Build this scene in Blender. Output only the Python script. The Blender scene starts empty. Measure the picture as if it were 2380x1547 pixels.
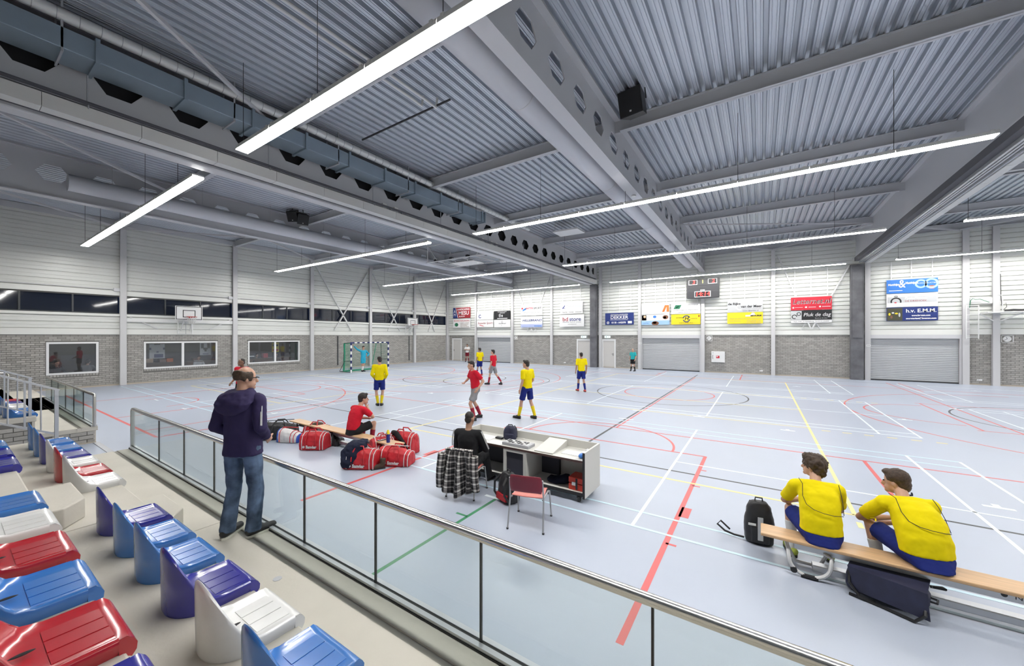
import bpy, math, random
from mathutils import Vector, Matrix, noise
import numpy as np
random.seed(7)
SC = bpy.context.scene
COL = SC.collection
PI = math.pi
# ---------------------------------------------------------------- camera, world, exposure
H = 2.5                                    # eye height over the sports floor
F_PX, CX, CY = 880.0, 1190.0, 780.7         # focal length and horizon in a 2380 x 1547 frame
YAW = math.atan2(1768 - CX, F_PX)
cam_d = bpy.data.cameras.new('camera')
cam_d.sensor_width = 36.0
cam_d.lens = F_PX * 36.0 / 2380.0
cam_d.shift_y = (CY - 773.5) / 2380.0
cam_d.clip_start = 0.05
cam_d.clip_end = 200
cam = bpy.data.objects.new('camera', cam_d)
cam.location = (0, 0, H)
cam.rotation_euler = (PI / 2, 0, YAW)
COL.objects.link(cam)
SC.camera = cam
SC.view_settings.view_transform = 'Standard'
SC.view_settings.look = 'None'
SC.view_settings.gamma = 1.0
SC.view_settings.use_curve_mapping = False
SC.view_settings.exposure = 0.0
LAMP = 61.0                                # emission strength of every ceiling luminaire
world = bpy.data.worlds.new('night_sky')
world.use_nodes = True
world.node_tree.nodes['Background'].inputs[0].default_value = (0.012, 0.02, 0.05, 1)
world.node_tree.nodes['Background'].inputs[1].default_value = 0.5
SC.world = world
try:
    SC.cycles.max_bounces = 6
    SC.cycles.diffuse_bounces = 4
    SC.cycles.glossy_bounces = 3
    SC.cycles.transmission_bounces = 6
    SC.cycles.transparent_max_bounces = 12
    SC.cycles.caustics_reflective = False
    SC.cycles.caustics_refractive = False
    SC.cycles.sample_clamp_indirect = 4.0
    SC.cycles.use_denoising = True
except Exception:
    pass

# ---------------------------------------------------------------- helpers: where a sight line meets a plane of the hall
FW = np.array([-math.sin(YAW), math.cos(YAW)])
RT = np.array([math.cos(YAW), math.sin(YAW)])
def on_back(x, y, Y):
    v = FW + RT * (x - CX) / F_PX; t = Y / v[1]
    return (v[0] * t, Y, H - (y - CY) / F_PX * t)
def on_left(x, y, X):
    v = FW + RT * (x - CX) / F_PX; t = X / v[0]
    return (X, v[1] * t, H - (y - CY) / F_PX * t)
def on_level(x, y, z=0.0):
    d = (H - z) * F_PX / (y - CY); p = FW * d + RT * ((x - CX) / F_PX * d)
    return (p[0], p[1], z)

# ---------------------------------------------------------------- materials
MATS = {}
def mat(name, col, rough=0.5, metal=0.0, spec=0.5, var=0.0, vscale=8.0, bump=0.0, bscale=60.0, emit=None, estr=0.0, coat=0.0, alpha=1.0, transm=0.0, stretch=None, rvar=0.0):
    if name in MATS: return MATS[name]
    m = bpy.data.materials.new(name); m.use_nodes = True
    nt = m.node_tree; b = nt.nodes['Principled BSDF']
    b.inputs['Base Color'].default_value = (*col, 1)
    b.inputs['Roughness'].default_value = rough
    b.inputs['Metallic'].default_value = metal
    b.inputs['Specular IOR Level'].default_value = spec
    if coat: b.inputs['Coat Weight'].default_value = coat; b.inputs['Coat Roughness'].default_value = 0.12
    if transm: b.inputs['Transmission Weight'].default_value = transm
    if alpha < 1: b.inputs['Alpha'].default_value = alpha
    if emit: b.inputs['Emission Color'].default_value = (*emit, 1); b.inputs['Emission Strength'].default_value = estr
    if var or bump or rvar:
        tc = nt.nodes.new('ShaderNodeTexCoord'); src = tc.outputs['Object']
        if stretch:
            mp = nt.nodes.new('ShaderNodeMapping'); mp.inputs['Scale'].default_value = stretch
            nt.links.new(src, mp.inputs['Vector']); src = mp.outputs['Vector']
        n = nt.nodes.new('ShaderNodeTexNoise'); n.inputs['Scale'].default_value = vscale; n.inputs['Detail'].default_value = 4
        nt.links.new(src, n.inputs['Vector'])
        if var:
            r = nt.nodes.new('ShaderNodeValToRGB')
            r.color_ramp.elements[0].position = 0.3; r.color_ramp.elements[1].position = 0.7
            r.color_ramp.elements[0].color = (*[max(0, c * (1 - var)) for c in col], 1)
            r.color_ramp.elements[1].color = (*[min(1, c * (1 + var)) for c in col], 1)
            nt.links.new(n.outputs['Fac'], r.inputs['Fac']); nt.links.new(r.outputs['Color'], b.inputs['Base Color'])
        if rvar:
            mr = nt.nodes.new('ShaderNodeMapRange'); mr.inputs['To Min'].default_value = max(.02, rough - rvar); mr.inputs['To Max'].default_value = rough + rvar
            nt.links.new(n.outputs['Fac'], mr.inputs['Value']); nt.links.new(mr.outputs['Result'], b.inputs['Roughness'])
        if bump:
            n2 = nt.nodes.new('ShaderNodeTexNoise'); n2.inputs['Scale'].default_value = bscale; n2.inputs['Detail'].default_value = 3
            nt.links.new(src, n2.inputs['Vector'])
            bp = nt.nodes.new('ShaderNodeBump'); bp.inputs['Strength'].default_value = bump; bp.inputs['Distance'].default_value = 0.02
            nt.links.new(n2.outputs['Fac'], bp.inputs['Height']); nt.links.new(bp.outputs['Normal'], b.inputs['Normal'])
    MATS[name] = m
    return m

def glass_mat(name, tint, transp=0.75, rough=0.02, spec=(1, 1, 1)):
    """pane you look straight through: see-through body plus mirror reflection growing at grazing angles"""
    m = bpy.data.materials.new(name); m.use_nodes = True; nt = m.node_tree; nt.nodes.clear()
    out = nt.nodes.new('ShaderNodeOutputMaterial'); tr = nt.nodes.new('ShaderNodeBsdfTransparent'); gl = nt.nodes.new('ShaderNodeBsdfGlossy')
    df = nt.nodes.new('ShaderNodeBsdfDiffuse'); mx0 = nt.nodes.new('ShaderNodeMixShader'); mx = nt.nodes.new('ShaderNodeMixShader'); lw = nt.nodes.new('ShaderNodeLayerWeight'); pw = nt.nodes.new('ShaderNodeMath'); fr = nt.nodes.new('ShaderNodeMath')
    lw.inputs['Blend'].default_value = 0.5; pw.operation = 'POWER'; pw.inputs[1].default_value = 4.0; fr.operation = 'MULTIPLY_ADD'; fr.inputs[1].default_value = 0.2; fr.inputs[2].default_value = 0.06
    nt.links.new(lw.outputs['Facing'], pw.inputs[0]); nt.links.new(pw.outputs[0], fr.inputs[0]); tr.inputs[0].default_value = (*tint, 1); gl.inputs['Roughness'].default_value = rough; gl.inputs[0].default_value = (*spec, 1)
    df.inputs[0].default_value = (*tint, 1); mx0.inputs[0].default_value = transp
    nt.links.new(df.outputs[0], mx0.inputs[1]); nt.links.new(tr.outputs[0], mx0.inputs[2])
    nt.links.new(fr.outputs[0], mx.inputs[0]); nt.links.new(mx0.outputs[0], mx.inputs[1]); nt.links.new(gl.outputs[0], mx.inputs[2]); nt.links.new(mx.outputs[0], out.inputs[0])
    MATS[name] = m
    return m

# ---------------------------------------------------------------- geometry collector
class G:
    def __init__(s): s.v = []; s.f = []; s.m = []; s.cur = 0
    def _add(s, vs, fs):
        o = len(s.v); s.v += [tuple(map(float, p)) for p in vs]
        for f in fs: s.f.append([o + i for i in f]); s.m.append(s.cur)
        return s
    def box(s, x0, x1, y0, y1, z0, z1):
        if x0 > x1: x0, x1 = x1, x0
        if y0 > y1: y0, y1 = y1, y0
        if z0 > z1: z0, z1 = z1, z0
        return s._add([(x, y, z) for z in (z0, z1) for y in (y0, y1) for x in (x0, x1)],
                      [(0, 2, 3, 1), (4, 5, 7, 6), (0, 1, 5, 4), (2, 6, 7, 3), (0, 4, 6, 2), (1, 3, 7, 5)])
    def obox(s, c, ax, ay, az):
        c, ax, ay, az = Vector(c), Vector(ax), Vector(ay), Vector(az)
        return s._add([c + ax * i + ay * j + az * k for k in (-1, 1) for j in (-1, 1) for i in (-1, 1)],
                      [(0, 2, 3, 1), (4, 5, 7, 6), (0, 1, 5, 4), (2, 6, 7, 3), (0, 4, 6, 2), (1, 3, 7, 5)])
    def bar(s, p, q, w, h, up=(0, 0, 1)):
        p, q = Vector(p), Vector(q); d = (q - p); u = Vector(up)
        if abs(d.normalized().dot(u)) > 0.99: u = Vector((0, 1, 0))
        sd = d.cross(u).normalized(); u2 = sd.cross(d).normalized()
        return s.obox((p + q) / 2, d / 2, sd * w / 2, u2 * h / 2)
    def rings(s, rs, cap=True, closed=True):
        n = len(rs[0]); o = len(s.v)
        fs = []
        for i in range(len(rs) - 1):
            for j in range(n if closed else n - 1):
                a = i * n + j; b = i * n + (j + 1) % n
                fs.append((a, b, b + n, a + n))
        if cap and closed:
            fs.append(tuple(range(n - 1, -1, -1))); fs.append(tuple((len(rs) - 1) * n + j for j in range(n)))
        return s._add([p for r in rs for p in r], fs)
    def cyl(s, p, q, r0, r1=None, n=12, cap=True):
        return s.tube([p, q], [r0, r0 if r1 is None else r1], n, cap)
    def tube(s, path, r, n=8, cap=True):
        P = [Vector(p) for p in path]; rs = []
        if not isinstance(r, (list, tuple)): r = [r] * len(P)
        prev = None
        for i, p in enumerate(P):
            d = (P[min(i + 1, len(P) - 1)] - P[max(i - 1, 0)]).normalized()
            if prev is None:
                u = Vector((0, 0, 1)) if abs(d.z) < 0.9 else Vector((1, 0, 0))
                a = d.cross(u).normalized()
            else: a = (prev - d * prev.dot(d)).normalized()
            prev = a; b = d.cross(a)
            rs.append([p + (a * math.cos(2 * PI * k / n) + b * math.sin(2 * PI * k / n)) * r[i] for k in range(n)])
        return s.rings(rs, cap)
    def ell(s, c, rx, ry, rz, nu=12, nv=8, rot=None):
        c = Vector(c); rs = []
        for i in range(nv + 1):
            t = PI * (0.02 + 0.96 * i / nv)
            ring = [Vector((rx * math.sin(t) * math.cos(2 * PI * k / nu), ry * math.sin(t) * math.sin(2 * PI * k / nu), -rz * math.cos(t))) for k in range(nu)]
            rs.append([c + (rot @ p if rot else p) for p in ring])
        return s.rings(rs)
    def prism(s, poly, a0, a1, axis='y'):
        """poly of (u,v) extruded along axis: y -> (u,a,v); x -> (a,u,v); z -> (u,v,a)"""
        f = {'y': lambda u, v, a: (u, a, v), 'x': lambda u, v, a: (a, u, v), 'z': lambda u, v, a: (u, v, a)}[axis]
        return s.rings([[f(u, v, a0) for u, v in poly], [f(u, v, a1) for u, v in poly]])
    def strip(s, prof, a0, a1, axis='y'):
        f = {'y': lambda u, v, a: (u, a, v), 'x': lambda u, v, a: (a, u, v), 'z': lambda u, v, a: (u, v, a)}[axis]
        return s.rings([[f(u, v, a0) for u, v in prof], [f(u, v, a1) for u, v in prof]], cap=False, closed=False)
    def mesh(s, name, mats, off=(0, 0, 0), smooth=False):
        me = bpy.data.meshes.new(name)
        me.from_pydata([(x - off[0], y - off[1], z - off[2]) for x, y, z in s.v], [], s.f)
        for m in (mats if isinstance(mats, (list, tuple)) else [mats]): me.materials.append(m)
        if max(s.m, default=0): me.polygons.foreach_set('material_index', s.m)
        if smooth: me.polygons.foreach_set('use_smooth', [True] * len(me.polygons))
        me.update()
        return me
    def build(s, name, mats, parent=None, world=True, smooth=False, origin=None, bevel=0.0, bseg=2):
        off = (0, 0, 0)
        if parent is not None and world:
            off = parent.location
            if parent.parent is not None: off = Vector(off) + parent.parent.location
        if origin is not None: off = origin
        o = bpy.data.objects.new(name, s.mesh(name, mats, off, smooth))
        COL.objects.link(o)
        if origin is not None: o.location = origin
        if parent is not None: o.parent = parent
        if bevel:
            b = o.modifiers.new('bevel', 'BEVEL'); b.width = bevel; b.segments = bseg; b.limit_method = 'ANGLE'; b.angle_limit = 0.6
            if smooth: 
                w = o.modifiers.new('wn', 'WEIGHTED_NORMAL')
        if smooth: sharp(o.data)
        return o
def sharp(me, ang=0.75):
    try: me.set_sharp_from_angle(angle=ang)
    except Exception: pass
def tag(o, label=None, cat=None, group=None, kind=None):
    if label: o['label'] = label
    if cat: o['category'] = cat
    if group: o['group'] = group
    if kind: o['kind'] = kind
    return o
def thing(name, label, cat, loc=(0, 0, 0), rz=0.0, group=None):
    o = bpy.data.objects.new(name, None); COL.objects.link(o)
    o.empty_display_size = 0.2; o.location = loc; o.rotation_euler = (0, 0, rz)
    return tag(o, label, cat, group)
def inst(me, name, loc, parent=None, rot=None, scale=None):
    o = bpy.data.objects.new(name, me); COL.objects.link(o); o.location = loc
    if rot: o.rotation_euler = rot
    if scale: o.scale = scale
    if parent is not None: o.parent = parent
    return o
def copy_tree(root, loc=None, rz=None, label=None, group=None, swap=None):
    r = root.copy(); COL.objects.link(r)
    if loc is not None: r.location = loc
    if rz is not None: r.rotation_euler = (0, 0, rz)
    if label: r['label'] = label
    if group: r['group'] = group
    def rec(a, b):
        for ch in list(a.children):
            c = ch.copy(); COL.objects.link(c); c.parent = b
            if swap and c.data and c.data.materials and c.data.materials[0].name in swap:
                key = (c.data.name, swap[c.data.materials[0].name])
                if key not in SWAPPED:
                    d = c.data.copy(); d.materials[0] = MATS[swap[c.data.materials[0].name]]; SWAPPED[key] = d
                c.data = SWAPPED[key]
            rec(ch, c)
    rec(root, r)
    return r
SWAPPED = {}
FONT = {}
def text(txt, size, m, parent, loc, face='back', wid=None, depth=0.004, shear=0.0, bold=0.0, align='CENTER', name='lettering'):
    """raised lettering turned into a mesh part; face back: on a wall seen looking along +Y; left: on a wall seen looking along -X"""
    cu = bpy.data.curves.new('txt', 'FONT'); cu.body = txt; cu.size = size; cu.align_x = align; cu.align_y = 'CENTER'
    cu.extrude = depth / 2; cu.shear = shear; cu.offset = bold; cu.resolution_u = 3
    to = bpy.data.objects.new('txt', cu)
    me = bpy.data.meshes.new_from_object(to)
    bpy.data.objects.remove(to); bpy.data.curves.remove(cu)
    me.materials.clear(); me.materials.append(m)
    if wid:
        xs = [v.co.x for v in me.vertices]
        if xs:
            k = wid / max(1e-4, max(xs) - min(xs))
            for v in me.vertices: v.co.x *= k
    R = {'back': Matrix.Rotation(PI / 2, 4, 'X'), 'left': Matrix.Rotation(PI / 2, 4, 'Z') @ Matrix.Rotation(PI / 2, 4, 'X'), 'up': Matrix.Identity(4)}[face] if isinstance(face, str) else face
    me.transform(R)
    o = bpy.data.objects.new(name, me); COL.objects.link(o)
    o.parent = parent; o.location = Vector(loc) - (Vector(parent.location) if parent.parent is None else Vector(parent.location) + parent.parent.location)
    return o

# common materials
M_grey = mat('painted_steel_grey', (0.42, 0.43, 0.46), 0.45)
M_lgrey = mat('light_grey_paint', (0.62, 0.62, 0.64), 0.45)
M_white = mat('white_paint', (0.8, 0.8, 0.79), 0.4)
M_black = mat('black_plastic', (0.012, 0.012, 0.014), 0.4)
M_galv = mat('galvanised_steel', (0.66, 0.70, 0.76), 0.46, 0.7)
M_duct = mat('duct_sheet_metal', (0.30, 0.37, 0.43), 0.38, 0.45, var=0.06, vscale=2)
M_chrome = mat('brushed_stainless', (0.62, 0.61, 0.58), 0.22, 1.0)
M_alu = mat('aluminium', (0.6, 0.61, 0.63), 0.35, 0.8)
M_dark = mat('dark_void', (0.015, 0.015, 0.018), 0.8)
M_rubber = mat('dark_rubber', (0.02, 0.02, 0.022), 0.7)
# ================================================================ the setting
XL, YB, XR, YN = -27.4, 29.35, 22.0, -7.0      # left wall, back wall, right and rear limits of the hall
BT = 2.575                                      # top of the brickwork
RZ = 8.40                                       # underside of the roof deck
M_floor = mat('blue_grey_sports_floor', (0.42, 0.465, 0.56), 0.32, spec=0.45, var=0.025, vscale=0.9, rvar=0.04)
floor = G().box(XL - .6, XR, YN, YB + .6, -0.12, 0.0).build('floor', M_floor)
tag(floor, kind='structure')
LC = {'k': (mat('court_line_black', (0.03, 0.03, 0.035), 0.4), 0.0010), 'r': (mat('court_line_red', (0.66, 0.11, 0.11), 0.4), 0.0015),
      'y': (mat('court_line_yellow', (0.84, 0.72, 0.30), 0.4), 0.0020), 'w': (mat('court_line_white', (0.82, 0.88, 0.92), 0.4), 0.0025),
      'g': (mat('court_line_green', (0.06, 0.25, 0.12), 0.4), 0.0012), 'b': (mat('court_line_pale_blue', (0.60, 0.78, 0.88), 0.4), 0.0022)}
def ln(c, x0, x1, y0, y1):
    m, z = LC[c]; G().box(x0, x1, y0, y1, 0.0, z).build('court_line', m, floor)
def lx(c, x0, x1, y, w=.05): ln(c, x0, x1, y - w / 2, y + w / 2)
def ly(c, x, y0, y1, w=.05): ln(c, x - w / 2, x + w / 2, y0, y1)
def arc(c, cx, cy, r, a0, a1, w=.05):
    m, z = LC[c]; n = max(8, int(abs(a1 - a0) / 5)); rs = []
    for i in range(n + 1):
        a = math.radians(a0 + (a1 - a0) * i / n); ca, sa = math.cos(a), math.sin(a)
        rs.append([(cx + (r - w / 2) * ca, cy + (r - w / 2) * sa, 0), (cx + (r + w / 2) * ca, cy + (r + w / 2) * sa, 0),
                   (cx + (r + w / 2) * ca, cy + (r + w / 2) * sa, z), (cx + (r - w / 2) * ca, cy + (r - w / 2) * sa, z)])
    G().rings(rs).build('court_line', m, floor)
MX, MY = -3.4, 17.6
# black hall-football / handball pitch
lx('k', -23.4, 16.6, 7.52); lx('k', -23.4, 16.6, 27.5); ly('k', -23.4, 7.5, 27.5); ly('k', 16.6, 7.5, 27.5)
ly('k', MX, 7.5, 27.0, .06); arc('k', MX, MY, 3.0, 0, 360); arc('k', 8.1, MY, 3.0, 0, 360); arc('k', -15.2, MY - .6, 3.0, 0, 360); arc('k', -12.6, MY, 3.0, 0, 360)
# red main basketball court
lx('r', -17.4, 10.6, 10.22); lx('r', -17.4, 10.6, 25.2); ly('r', MX + .1, 10.2, 25.2); ly('r', -17.4, 10.2, 25.2); ly('r', 10.6, 10.2, 25.2)
arc('r', MX, MY, 1.8, 0, 360); arc('r', 4.8, MY, 1.8, 90, 270); arc('r', 9.03, MY, 6.5, 95, 265); ly('r', 4.92, MY - 2.45, MY + 2.45); ly('r', 5.6, 8, 27.9)
lx('r', 4.8, 10.6, MY - 2.45); lx('r', 4.8, 10.6, MY + 2.45)
arc('r', -11.6, MY, 1.8, -90, 90); arc('r', -15.83, MY, 6.5, -85, 85); ly('r', -11.6, MY - 2.45, MY + 2.45); lx('r', -17.4, -11.6, MY - 2.45); lx('r', -17.4, -11.6, MY + 2.45)
arc('r', -23.4, 17.1, 6.0, -90, 90)
# red cross courts
for cx in (MX, -18.9):
    ly('r', cx - 2.44, 3.05, 8.78, .065); ly('r', cx + 2.44, 3.05, 8.78, .065); lx('r', cx - 2.44, cx + 2.44, 8.76); arc('r', cx, 8.78, 1.8, 0, 180)
    for s in (-1, 1):
        ln('r', cx + s * 2.44, cx + s * 2.57, 5.66, 6.0)
        for yy in (4.84, 6.95, 7.84): ln('r', cx + s * 2.44, cx + s * 2.56, yy - .02, yy + .02)
arc('r', -18.9, 4.5, 6.5, -12, 95); arc('r', -18.9, 4.5, 1.25, 0, 180); lx('r', -24.5, -12.5, 3.0, .07); ly('r', -12.45, 3.0, 4.6); ly('r', -13.6, 3.0, 9.0)
ly('r', 1.73, 6.2, 10.22, .06); ly('r', -1.0, 25.2, 28.6, .06); ln('r', -.97, -.6, 27.1, 27.2); ly('r', -5.6, 25.3, 28.4); ln('r', -5.8, -5.6, 26.6, 26.8); ly('r', 6.1, 24.3, 28.0)
# yellow volleyball courts along the hall's width
for x0 in (-7.95, -23.95, 9.9):
    x1 = x0 + 9.05
    for yy in (7.05, 13.05, 16.05, 19.05, 25.05): lx('y', x0, x1, yy)
    ly('y', x0, 7.05, 25.05, .055); ly('y', x1, 7.05, 25.05, .055)
    for xx in (x0, x1): ln('y', xx - .03, xx + .03, 6.62, 6.8)
for i in range(6):
    for yy in (12.9, 19.2): ln('y', 1.35 + i * .42, 1.53 + i * .42, yy - .03, yy + .03)
# white badminton courts
for x0 in (-10.1, -26.5, 5.93):
    x1 = x0 + 13.4
    for y0 in (5.05, 13.25, 21.45):
        for dy in (0, .46, 5.64, 6.1): lx('b' if y0 < 6 else 'w', x0, x1, y0 + dy, .045)
        for xx in (x0, x0 + .76, x1 - .76, x1, x0 + 4.72, x1 - 4.72): ly('w', xx, y0, y0 + 6.1, .045)
        lx('w', x0, x0 + 4.72, y0 + 3.05, .04); lx('w', x1 - 4.72, x1, y0 + 3.05, .04)
        for xx in (x0 + 6.7,):
            for yy in (y0 - .3, y0 + 6.4): ln('w', xx - .22, xx + .22, yy - .03, yy + .03)
for (x, y) in ((2.9, 8.5), (-7.6, 9.4), (-13.2, 6.0), (.6, 12.4), (-1.6, 13.0), (3.6, 15.9), (-9.2, 11.3), (5.6, 19.2), (1.5, 23.5), (8.2, 26), (-12.1, 11.9), (-16.6, 4.7)):
    m, z = LC['w']; g = G(); g.box(x - .16, x + .16, y - .035, y + .035, 0, z); g.box(x - .04, x + .04, y, y + .14, 0, z * .9); g.build('court_line', m, floor)
ly('g', MX, 2.2, 5.0, .05); lx('g', MX - .2, MX, 4.05, .04)
ln('k', 1.07, 1.12, 7.25, 7.52)

# ---------------------------------------------------------------- brickwork
def brick_mat(name, c0, c1):
    m = bpy.data.materials.new(name); m.use_nodes = True; nt = m.node_tree; b = nt.nodes['Principled BSDF']
    at = nt.nodes.new('ShaderNodeAttribute'); at.attribute_name = 'tone'; oi = nt.nodes.new('ShaderNodeObjectInfo')
    ad = nt.nodes.new('ShaderNodeMath'); ad.operation = 'ADD'; fr = nt.nodes.new('ShaderNodeMath'); fr.operation = 'FRACT'
    nt.links.new(at.outputs['Fac'], ad.inputs[0]); nt.links.new(oi.outputs['Random'], ad.inputs[1]); nt.links.new(ad.outputs[0], fr.inputs[0])
    tc = nt.nodes.new('ShaderNodeTexCoord'); n = nt.nodes.new('ShaderNodeTexNoise'); n.inputs['Scale'].default_value = 25
    nt.links.new(tc.outputs['Object'], n.inputs['Vector'])
    mx = nt.nodes.new('ShaderNodeMath'); mx.operation = 'MULTIPLY_ADD'; mx.inputs[1].default_value = .5; nt.links.new(n.outputs['Fac'], mx.inputs[0]); 
    m2 = nt.nodes.new('ShaderNodeMath'); m2.operation = 'MULTIPLY'; m2.inputs[1].default_value = .6; nt.links.new(fr.outputs[0], m2.inputs[0]); nt.links.new(m2.outputs[0], mx.inputs[2])
    r = nt.nodes.new('ShaderNodeValToRGB'); r.color_ramp.elements[0].color = (*c0, 1); r.color_ramp.elements[1].color = (*c1, 1)
    nt.links.new(mx.outputs[0], r.inputs['Fac']); nt.links.new(r.outputs['Color'], b.inputs['Base Color']); b.inputs['Roughness'].default_value = .85
    bp = nt.nodes.new('ShaderNodeBump'); bp.inputs['Strength'].default_value = .25; bp.inputs['Distance'].default_value = .01
    nt.links.new(n.outputs['Fac'], bp.inputs['Height']); nt.links.new(bp.outputs['Normal'], b.inputs['Normal'])
    MATS[name] = m
    return m
M_brick = brick_mat('grey_brick', (0.27, 0.26, 0.24), (0.47, 0.45, 0.42))
M_mortar = mat('dark_mortar', (0.17, 0.165, 0.155), 0.9)
BP, CP = 0.26, 0.0954                 # brick and course pitch
BL, BH, BD = 0.248, 0.078, 0.012
def brick_box(g, axis, u0, u1, z0, z1, base, sgn):
    a, b = base, base + sgn * BD
    if axis == 'x': g.box(min(a, b), max(a, b), u0, u1, z0, z1)
    else: g.box(u0, u1, min(a, b), max(a, b), z0, z1)
def lay_bricks(parent, axis, base, sgn, spans, z0, z1, holes=(), singles=300, px=None):
    """running bond on a wall plane; axis x: wall faces along X and bricks run in Y; axis y: faces along Y, bricks run in X"""
    full = []; joined = G(); tones = []
    nc = int((z1 - z0) / CP)
    for k in range(nc):
        zc = z0 + k * CP + .008
        for (s0, s1) in spans:
            off = (BP / 2 if k % 2 else 0)
            u = math.floor((s0 - off) / BP) * BP + off
            while u < s1:
                a, b = max(u, s0), min(u + BL, s1)
                segs = [(a, b)] if b - a > .03 else []
                for (h0, h1, hz0, hz1) in holes:
                    if zc + BH > hz0 and zc < hz1:
                        ns = []
                        for (p, q) in segs:
                            if q <= h0 or p >= h1: ns.append((p, q))
                            else:
                                if h0 - p > .03: ns.append((p, h0))
                                if q - h1 > .03: ns.append((h1, q))
                        segs = ns
                for (p, q) in segs:
                    if abs(q - p - BL) < 1e-4: full.append((p, zc))
                    else:
                        n0 = len(joined.f); brick_box(joined, axis, p, q, zc, zc + BH, base, sgn); tones += [random.random()] * (len(joined.f) - n0)
                u += BP
    full.sort(key=lambda t: px(t[0], t[1]) if px else 0)
    g = G()
    if axis == 'x': g.box(min(0, sgn * BD), max(0, sgn * BD), 0, BL, 0, BH)
    else: g.box(0, BL, min(0, sgn * BD), max(0, sgn * BD), 0, BH)
    me = g.mesh('brick', M_brick)
    for (u, z) in full[:singles]:
        inst(me, 'brick', (base, u, z) if axis == 'x' else (u, base, z), parent)
    for (u, z) in full[singles:]:
        n0 = len(joined.f); brick_box(joined, axis, u, u + BL, z, z + BH, base, sgn); tones += [random.random()] * (len(joined.f) - n0)
    if joined.f:
        o = joined.build('brickwork', M_brick, parent); tag(o, kind='stuff')
        at = o.data.attributes.new('tone', 'FLOAT', 'FACE'); at.data.foreach_set('value', tones)
def dist(x, y): return math.hypot(x, y)

# left wall -------------------------------------------------------------------
M_clad = mat('off_white_cladding', (0.70, 0.71, 0.68), 0.34, spec=0.5, var=0.02, vscale=1.5)
M_ledge = mat('white_ledge_sheet', (0.78, 0.785, 0.75), 0.4)
M_col = mat('column_paint', (0.60, 0.595, 0.60), 0.42)
M_plinth = mat('beige_plinth', (0.5, 0.44, 0.36), 0.8)
LW = [(2.78, 4.43, .69, 2.22), (6.07, 9.33, .74, 2.2), (10.96, 14.2, .72, 2.19)]      # windows into the canteen
g = G()                                         # mortar bed with three openings
ys = [YN]
for (a, b, z0, z1) in LW: ys += [a, b]
ys.append(YB)
for i in range(0, len(ys), 2): g.box(XL - .25, XL, ys[i], ys[i + 1], 0, BT)
for (a, b, z0, z1) in LW: g.box(XL - .25, XL, a, b, 0, z0); g.box(XL - .25, XL, a, b, z1, BT)
SZ0, SZ1 = 3.62, 4.5                            # strip window
g.box(XL - .25, XL, YN, YB, BT, SZ0); g.box(XL - .25, XL, YN, YB, SZ1, RZ + .15)
wall_left = tag(g.build('wall_left', M_mortar), kind='structure')
LCOL = [-4.6, .35, 5.27, 10.2, 15.02, 19.96, 24.8]
lay_bricks(wall_left, 'x', XL, 1, [(LCOL[i] + .13, LCOL[i + 1] - .13) for i in range(1, 6)] + [(LCOL[6] + .13, YB)], .075, BT,
           [(a - .02, b + .02, z0 - .11, z1) for (a, b, z0, z1) in LW], 300, lambda u, z: 0 if False else dist(XL, u) if u > 1.6 else 99)
g = G(); g.box(XL, XL + .016, .4, YB, 0, .07); g.build('plinth', M_plinth, wall_left)
for (a, b, z0, z1) in LW:                       # soldier course below each window
    n = int((b - a) / .1); sm = G().box(0, BD, 0, .082, 0, .092).mesh('brick', M_brick)
    for k in range(n): inst(sm, 'brick', (XL, a + (k + .1) * (b - a) / n, z0 - .1), wall_left)
def icol(g, x, y, axis, z1, w=.24, d=.2):
    t = .018
    if axis == 'x':   # on the left wall, flange faces +X
        g.box(x + d - t, x + d, y - w / 2, y + w / 2, 0, z1); g.box(x + .02, x + .02 + t, y - w / 2, y + w / 2, 0, z1); g.box(x + .03, x + d - t, y - .009, y + .009, 0, z1)
    else:
        g.box(x - w / 2, x + w / 2, y - d, y - d + t, 0, z1); g.box(x - w / 2, x + w / 2, y - .02 - t, y - .02, 0, z1); g.box(x - .009, x + .009, y - d + t, y - .03, 0, z1)
for y in LCOL[1:] + [YB - .13]:
    g = G(); icol(g, XL, y, 'x', RZ - .25); g.build('column', M_col, wall_left)
PROF = [(0, 0), (.004, .02), (.05, .035), (.05, .18), (.042, .19), (.042, .205), (.05, .215), (.05, .355), (.004, .37), (0, .388)]
def clad_left(y0, y1, z0, z1, n):
    h = (z1 - z0) / n
    me = G().strip([(d, z / .388 * h) for d, z in PROF], 0, y1 - y0, 'y').mesh('cladding_panel', M_clad)
    for k in range(n): inst(me, 'cladding_panel', (XL, y0, z0 + k * h), wall_left)
bays = list(zip([LCOL[0]] + LCOL[1:], LCOL[1:] + [YB - .13]))
for (a, b) in bays:
    clad_left(a + .12, b - .12, 2.86, SZ0 - .12, 2)
    clad_left(a + .12, b - .12, SZ1 + .3, RZ - .05, 10)
    G().box(XL, XL + .07, a + .12, b - .12, BT, 2.86).build('ledge', M_ledge, wall_left)
    G().box(XL, XL + .12, a + .12, b - .12, SZ0 - .12, SZ0).build('ledge', M_ledge, wall_left)
    G().box(XL, XL + .10, a + .12, b - .12, SZ1 + .06, SZ1 + .3).build('ledge', M_ledge, wall_left)
    g = G(); g.cyl((XL + .14, a + .3, SZ1 + .36), (XL + .14, b - .35, SZ1 + .36), .018, n=8); g.box(XL + .05, XL + .19, b - .34, b - .12, SZ1 + .27, SZ1 + .43); g.build('blind_tube', M_lgrey, wall_left)
M_brace = mat('white_brace', (0.66, 0.66, 0.66), 0.4)
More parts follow.
